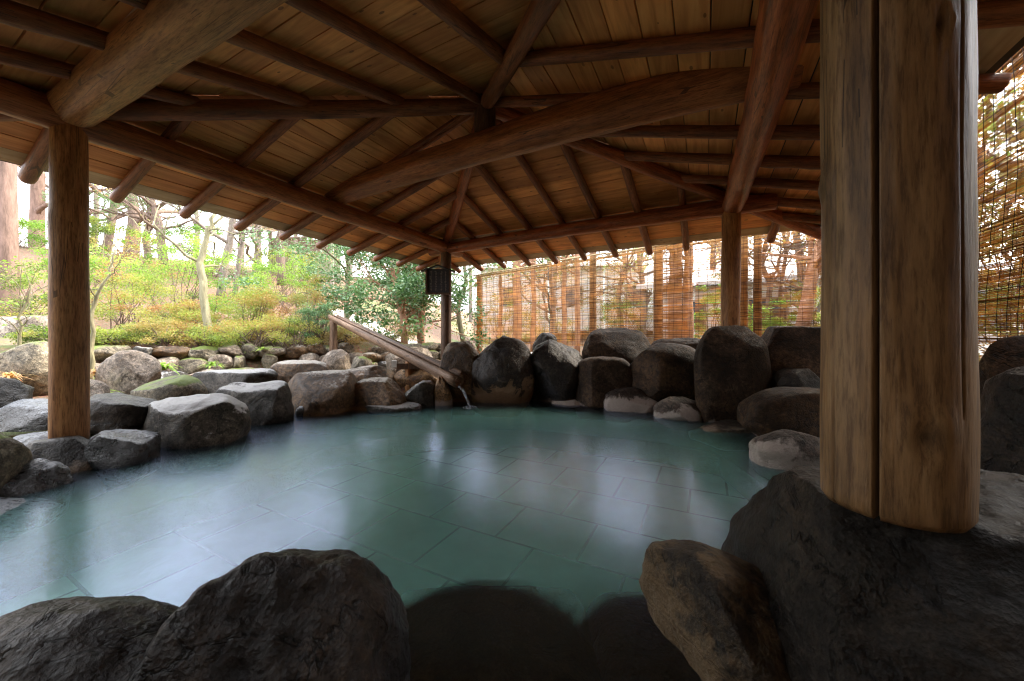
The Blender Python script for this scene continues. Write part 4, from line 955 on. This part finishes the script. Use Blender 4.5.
for i, (x, y, hh, lf, lab) in enumerate(((7.5, 9.5, 4.2, 'azred', 'brownish tree crown behind the right-hand end of the blinds'), (10., 8.2, 4.8, 'far', 'pale green tree at the far right corner of the garden'), (4.6, 13., 4.6, 'far', 'loose green tree between the two far houses'), (1.6, 15., 5.0, 'azalea', 'green tree crown above the long low house'))):
    g_ = th(x, y, False)
    tree('broadleaf_tree', lab, [(x, y, g_), (x+.1, y, g_+hh*.4), (x-.1, y, g_+hh*.75), (x, y, g_+hh)], [.13, .11, .08, .04], 'grey', 130+i, 16, 1.8, 2, lf, 34, .09, .5, .2, group=TB, tm=.3)
# far wood along the crest: counted as one mass
def far_wood(name, label, spots, seed, leaf):
    rg = random.Random(seed); mb = MB(); cs = []
    for (x, y, hh) in spots:
        g = th(x, y, False); b = Vector((x, y, g)); tips = []
        top = b+Vector((rg.uniform(-.8, .8), rg.uniform(-.5, .5), hh)); mb.tube([b, b.lerp(top, .5)+Vector((rg.gauss(0, .3), 0, 0)), top], [.22, .16, .06], 6, caps=False)
        for k in range(9):
            p = b.lerp(top, rg.uniform(.3, 1)); a = rg.uniform(0, 6.28)
            branch(mb, p, Vector((math.cos(a), math.sin(a), rg.uniform(.2, 1))), .07, hh*.2, 2, rg, tips, .8, .1, .25, 3)
        cs += [tuple(t[0]) for t in tips]
    o = mb.build(name, BK['grey'], None, True); tag(o, label, 'wood', kind='stuff')
    pp = cluster_pts(cs, 12, .9, seed); Vv, tn = leaf_cloud(pp, .11, seed, tvar=.35)
    link('foliage', np_mesh(Vv, 4, tn), LM[leaf], o)
rg = random.Random(77)
far_wood('far_woods', 'pale distant wood along the crest of the hill', [(-40+i*2.6+rg.uniform(-1, 1), 30+rg.uniform(-4, 5)-(8 if i < 6 else 0), rg.uniform(6, 12)) for i in range(26)], 5, 'far')
# low buildings beyond the garden
M_plas = plain_mat('pale plaster', (.72, .7, .66), .8, .08, 2); M_roof = plain_mat('light metal roof', (.84, .84, .85), .45, .08, 3); M_gw = plain_mat('grey timber', (.3, .25, .21), .8)
def house(name, label, c, w, d, h, ang, rise, over=.5):
    M = Matrix.Translation(c)@Matrix.Rotation(ang, 4, 'Z'); t = empty(name, c); tag(t, label, 'building')
    m = MB(); m.box((0, 0, h/2), w, d, h); m.build('wall', M_plas, t, M=M)
    m = MB(); X, Y = w/2+over, d/2+over
    for s_ in (-1, 1):
        b = len(m.v); m.v += [Vector(p) for p in ((-X, s_*Y, h-.02), (X, s_*Y, h-.02), (X, 0, h+rise), (-X, 0, h+rise), (-X, s_*Y, h+.1), (X, s_*Y, h+.1), (X, 0, h+rise+.12), (-X, 0, h+rise+.12))]
        for q in ((0, 1, 2, 3), (4, 5, 6, 7), (0, 1, 5, 4), (1, 2, 6, 5), (0, 3, 7, 4)): m.f.append([b+i for i in q]); m.t.append(0)
    m.build('roof', M_roof, t, M=M)
    for i in range(4):
        x = -w/2+w*(i+.5)/4; f = MB()
        for (cx, cz, ww, hh) in ((x, h*.55+.5, 1.1, .07), (x, h*.55-.5, 1.1, .07), (x-.52, h*.55, .07, .94), (x+.52, h*.55, .07, .94)): f.box((cx, -d/2-.03, cz), ww, .06, hh)
        fo = f.build('window_frame', M_gw, t, M=M)
        g = MB(); g.box((x, -d/2-.01, h*.55), .97, .03, .93); g.build('window_pane', plain_mat('window glass', (.06, .07, .08), .1, .1), t, M=M)
house('low_house', 'long low pale house with light roof far behind the middle blinds', (5.0, 21, 1.2), 13, 4, 3.3, R(-6), .8)
house('low_house', 'house with a bright sloping roof behind the right-hand blind', (10.2, 13.2, .4), 9, 5, 2.2, R(-28), 1.25)
sh = empty('garden_shed', wp(300, 19, th(-11, 19, False))); tag(sh, 'open timber shed with a pale roof edge on the slope above the azaleas', 'shed')
Ms = Matrix.Translation(wp(300, 19, zpx(262, 19)))@Matrix.Rotation(R(12), 4, 'Z')
m = MB()
for x in (-1.7, 0, 1.7):
    m.box((x, -.6, .1), .14, .14, 3.2); m.box((x, .8, .1), .14, .14, 3.2)
m.build('posts', M_gw, sh, M=Ms)
m = MB(); m.box((0, 0, 1.75), 4.6, 2.6, .1, Matrix.Rotation(R(6), 4, 'X')); m.build('roof', M_roof, sh, M=Ms)
m = MB(); m.box((.0, .9, .3), 3.4, .08, 2.2); m.build('back_wall', M_gw, sh, M=Ms)
bh = empty('light_blocking_house', (.5, -1.5, .1)); tag(bh, 'unseen dark timber house added behind the camera to block light', 'building')  # unseen house with roof, added to keep the foreground dark
m = MB(); m.box((0, -1.5, 1.6), 18, 3, 3.3); m.build('wall', plain_mat('dark stained boarding', (.09, .055, .035), .7), bh, M=Matrix.Translation((.8, -1.3, 0)))
m = MB(); m.box((0, -1.1, 3.35), 19, 4.6, .16); m.build('roof', M_cover, bh, M=Matrix.Translation((.8, -1.3, 0)))
# pale gravel path
m = MB(); pts = [(-7.6, 15.2), (-5.5, 14.2), (-4.4, 13.2), (-2.8, 12.6), (-.6, 13.2), (2, 12.8)]
for i in range(len(pts)-1):
    for k in range(6):
        f0, f1 = k/6, (k+1)/6; a = Vector(pts[i]).lerp(Vector(pts[i+1]), f0); b = Vector(pts[i]).lerp(Vector(pts[i+1]), f1)
        m.poly([(a.x, a.y-.7, th(a.x, a.y-.7, False)+.05), (b.x, b.y-.7, th(b.x, b.y-.7, False)+.05), (b.x, b.y+.7, th(b.x, b.y+.7, False)+.05), (a.x, a.y+.7, th(a.x, a.y+.7, False)+.05)])
tag(m.build('garden_path', plain_mat('pale gravel', (.6, .58, .54), .9, .15, 30), None, True), kind='structure')

# off to the sides, out of view: evergreens added to hold back sky light
for i, (x, y, hh, ww, lab) in enumerate(((-6.2, .4, 3.4, 3.2, 'tall dark camellia bush added out of view on the left to cut fill light'), (8.6, 1.0, 4.2, 3.6, 'tall dark evergreen bush added out of view on the right to cut fill light'), (9.6, 4.6, 4.6, 4., 'tall dark evergreen bush added out of view beyond the right-hand blind to cut fill light'))):
    g_ = th(x, y, False); px = 512+x/max(.4, y)*F
    shrub(lab, px, max(.4, y), ww/max(.4, y)*F, Y0-(hh-EYE)/max(.4, y)*F, 'ever', 120+i, 12000, .11, group='unseen evergreens added to block sky light', dy=1.8)
# ------------------------------------------------------------------ light, camera
w = bpy.data.worlds.new('World'); sc.world = w; w.use_nodes = True; nt = w.node_tree
for n_ in list(nt.nodes): nt.nodes.remove(n_)
sky = nt.nodes.new('ShaderNodeTexSky'); sky.sky_type = 'NISHITA'; sky.sun_disc = False
EL, AZ = R(38), R(62)      # low warm sun from the right, beyond the blinds
sky.sun_elevation = EL; sky.sun_rotation = AZ; sky.air_density = 1.; sky.dust_density = 5.; sky.ozone_density = 1.
hs = nt.nodes.new('ShaderNodeHueSaturation'); hs.inputs['Saturation'].default_value = .3
bg = nt.nodes.new('ShaderNodeBackground'); bg.inputs['Strength'].default_value = .15; ow = nt.nodes.new('ShaderNodeOutputWorld')
nt.links.new(sky.outputs[0], hs.inputs['Color'])
tcw = nt.nodes.new('ShaderNodeTexCoord'); mpw = nt.nodes.new('ShaderNodeMapping'); mpw.inputs['Scale'].default_value = (1, 1, 2.5); nzw = nt.nodes.new('ShaderNodeTexNoise')
nzw.inputs['Scale'].default_value = 2.2; nzw.inputs['Detail'].default_value = 6
rw = nt.nodes.new('ShaderNodeMapRange'); rw.inputs[1].default_value = .35; rw.inputs[2].default_value = .6; rw.inputs[3].default_value = .45; rw.inputs[4].default_value = .95
mw = nt.nodes.new('ShaderNodeMix'); mw.data_type = 'RGBA'; mw.inputs[7].default_value = (10.5, 10.6, 11.2, 1)
nt.links.new(tcw.outputs['Generated'], mpw.inputs[0]); nt.links.new(mpw.outputs[0], nzw.inputs['Vector']); nt.links.new(nzw.outputs[0], rw.inputs[0])
nt.links.new(rw.outputs[0], mw.inputs[0]); nt.links.new(hs.outputs[0], mw.inputs[6]); nt.links.new(mw.outputs[2], bg.inputs[0]); nt.links.new(bg.outputs[0], ow.inputs[0])
sl = bpy.data.lights.new('sun', 'SUN'); sl.energy = 2.5; sl.angle = R(16); sl.color = (1, .86, .68); so = bpy.data.objects.new('sun', sl); C.objects.link(so)
dirv = Vector((math.sin(AZ)*math.cos(EL), math.cos(AZ)*math.cos(EL), math.sin(EL)))
so.rotation_euler = dirv.to_track_quat('Z', 'Y').to_euler(); so.location = dirv*20
cam = bpy.data.cameras.new('camera'); co = bpy.data.objects.new('camera', cam); C.objects.link(co)
co.location = (0, 0, EYE); co.rotation_euler = (R(90), 0, 0); cam.lens = F/1024*36; cam.sensor_width = 36; cam.shift_y = -4.5/1024
cam.clip_start = .02; cam.clip_end = 500; sc.camera = co
sc.view_settings.view_transform = 'Standard'; sc.view_settings.look = 'None'; sc.view_settings.gamma = 1; sc.view_settings.exposure = 2.15
sc.render.engine = 'CYCLES'; sc.cycles.pixel_filter_type = 'BLACKMAN_HARRIS'; sc.cycles.filter_width = 1.2; cy = sc.cycles; cy.max_bounces = 10; cy.diffuse_bounces = 6; cy.glossy_bounces = 4; cy.transmission_bounces = 4; cy.transparent_max_bounces = 8
cy.use_denoising = True; cy.denoiser = 'OPENIMAGEDENOISE'; cy.sample_clamp_indirect = 6; cy.caustics_reflective = False; cy.caustics_refractive = False
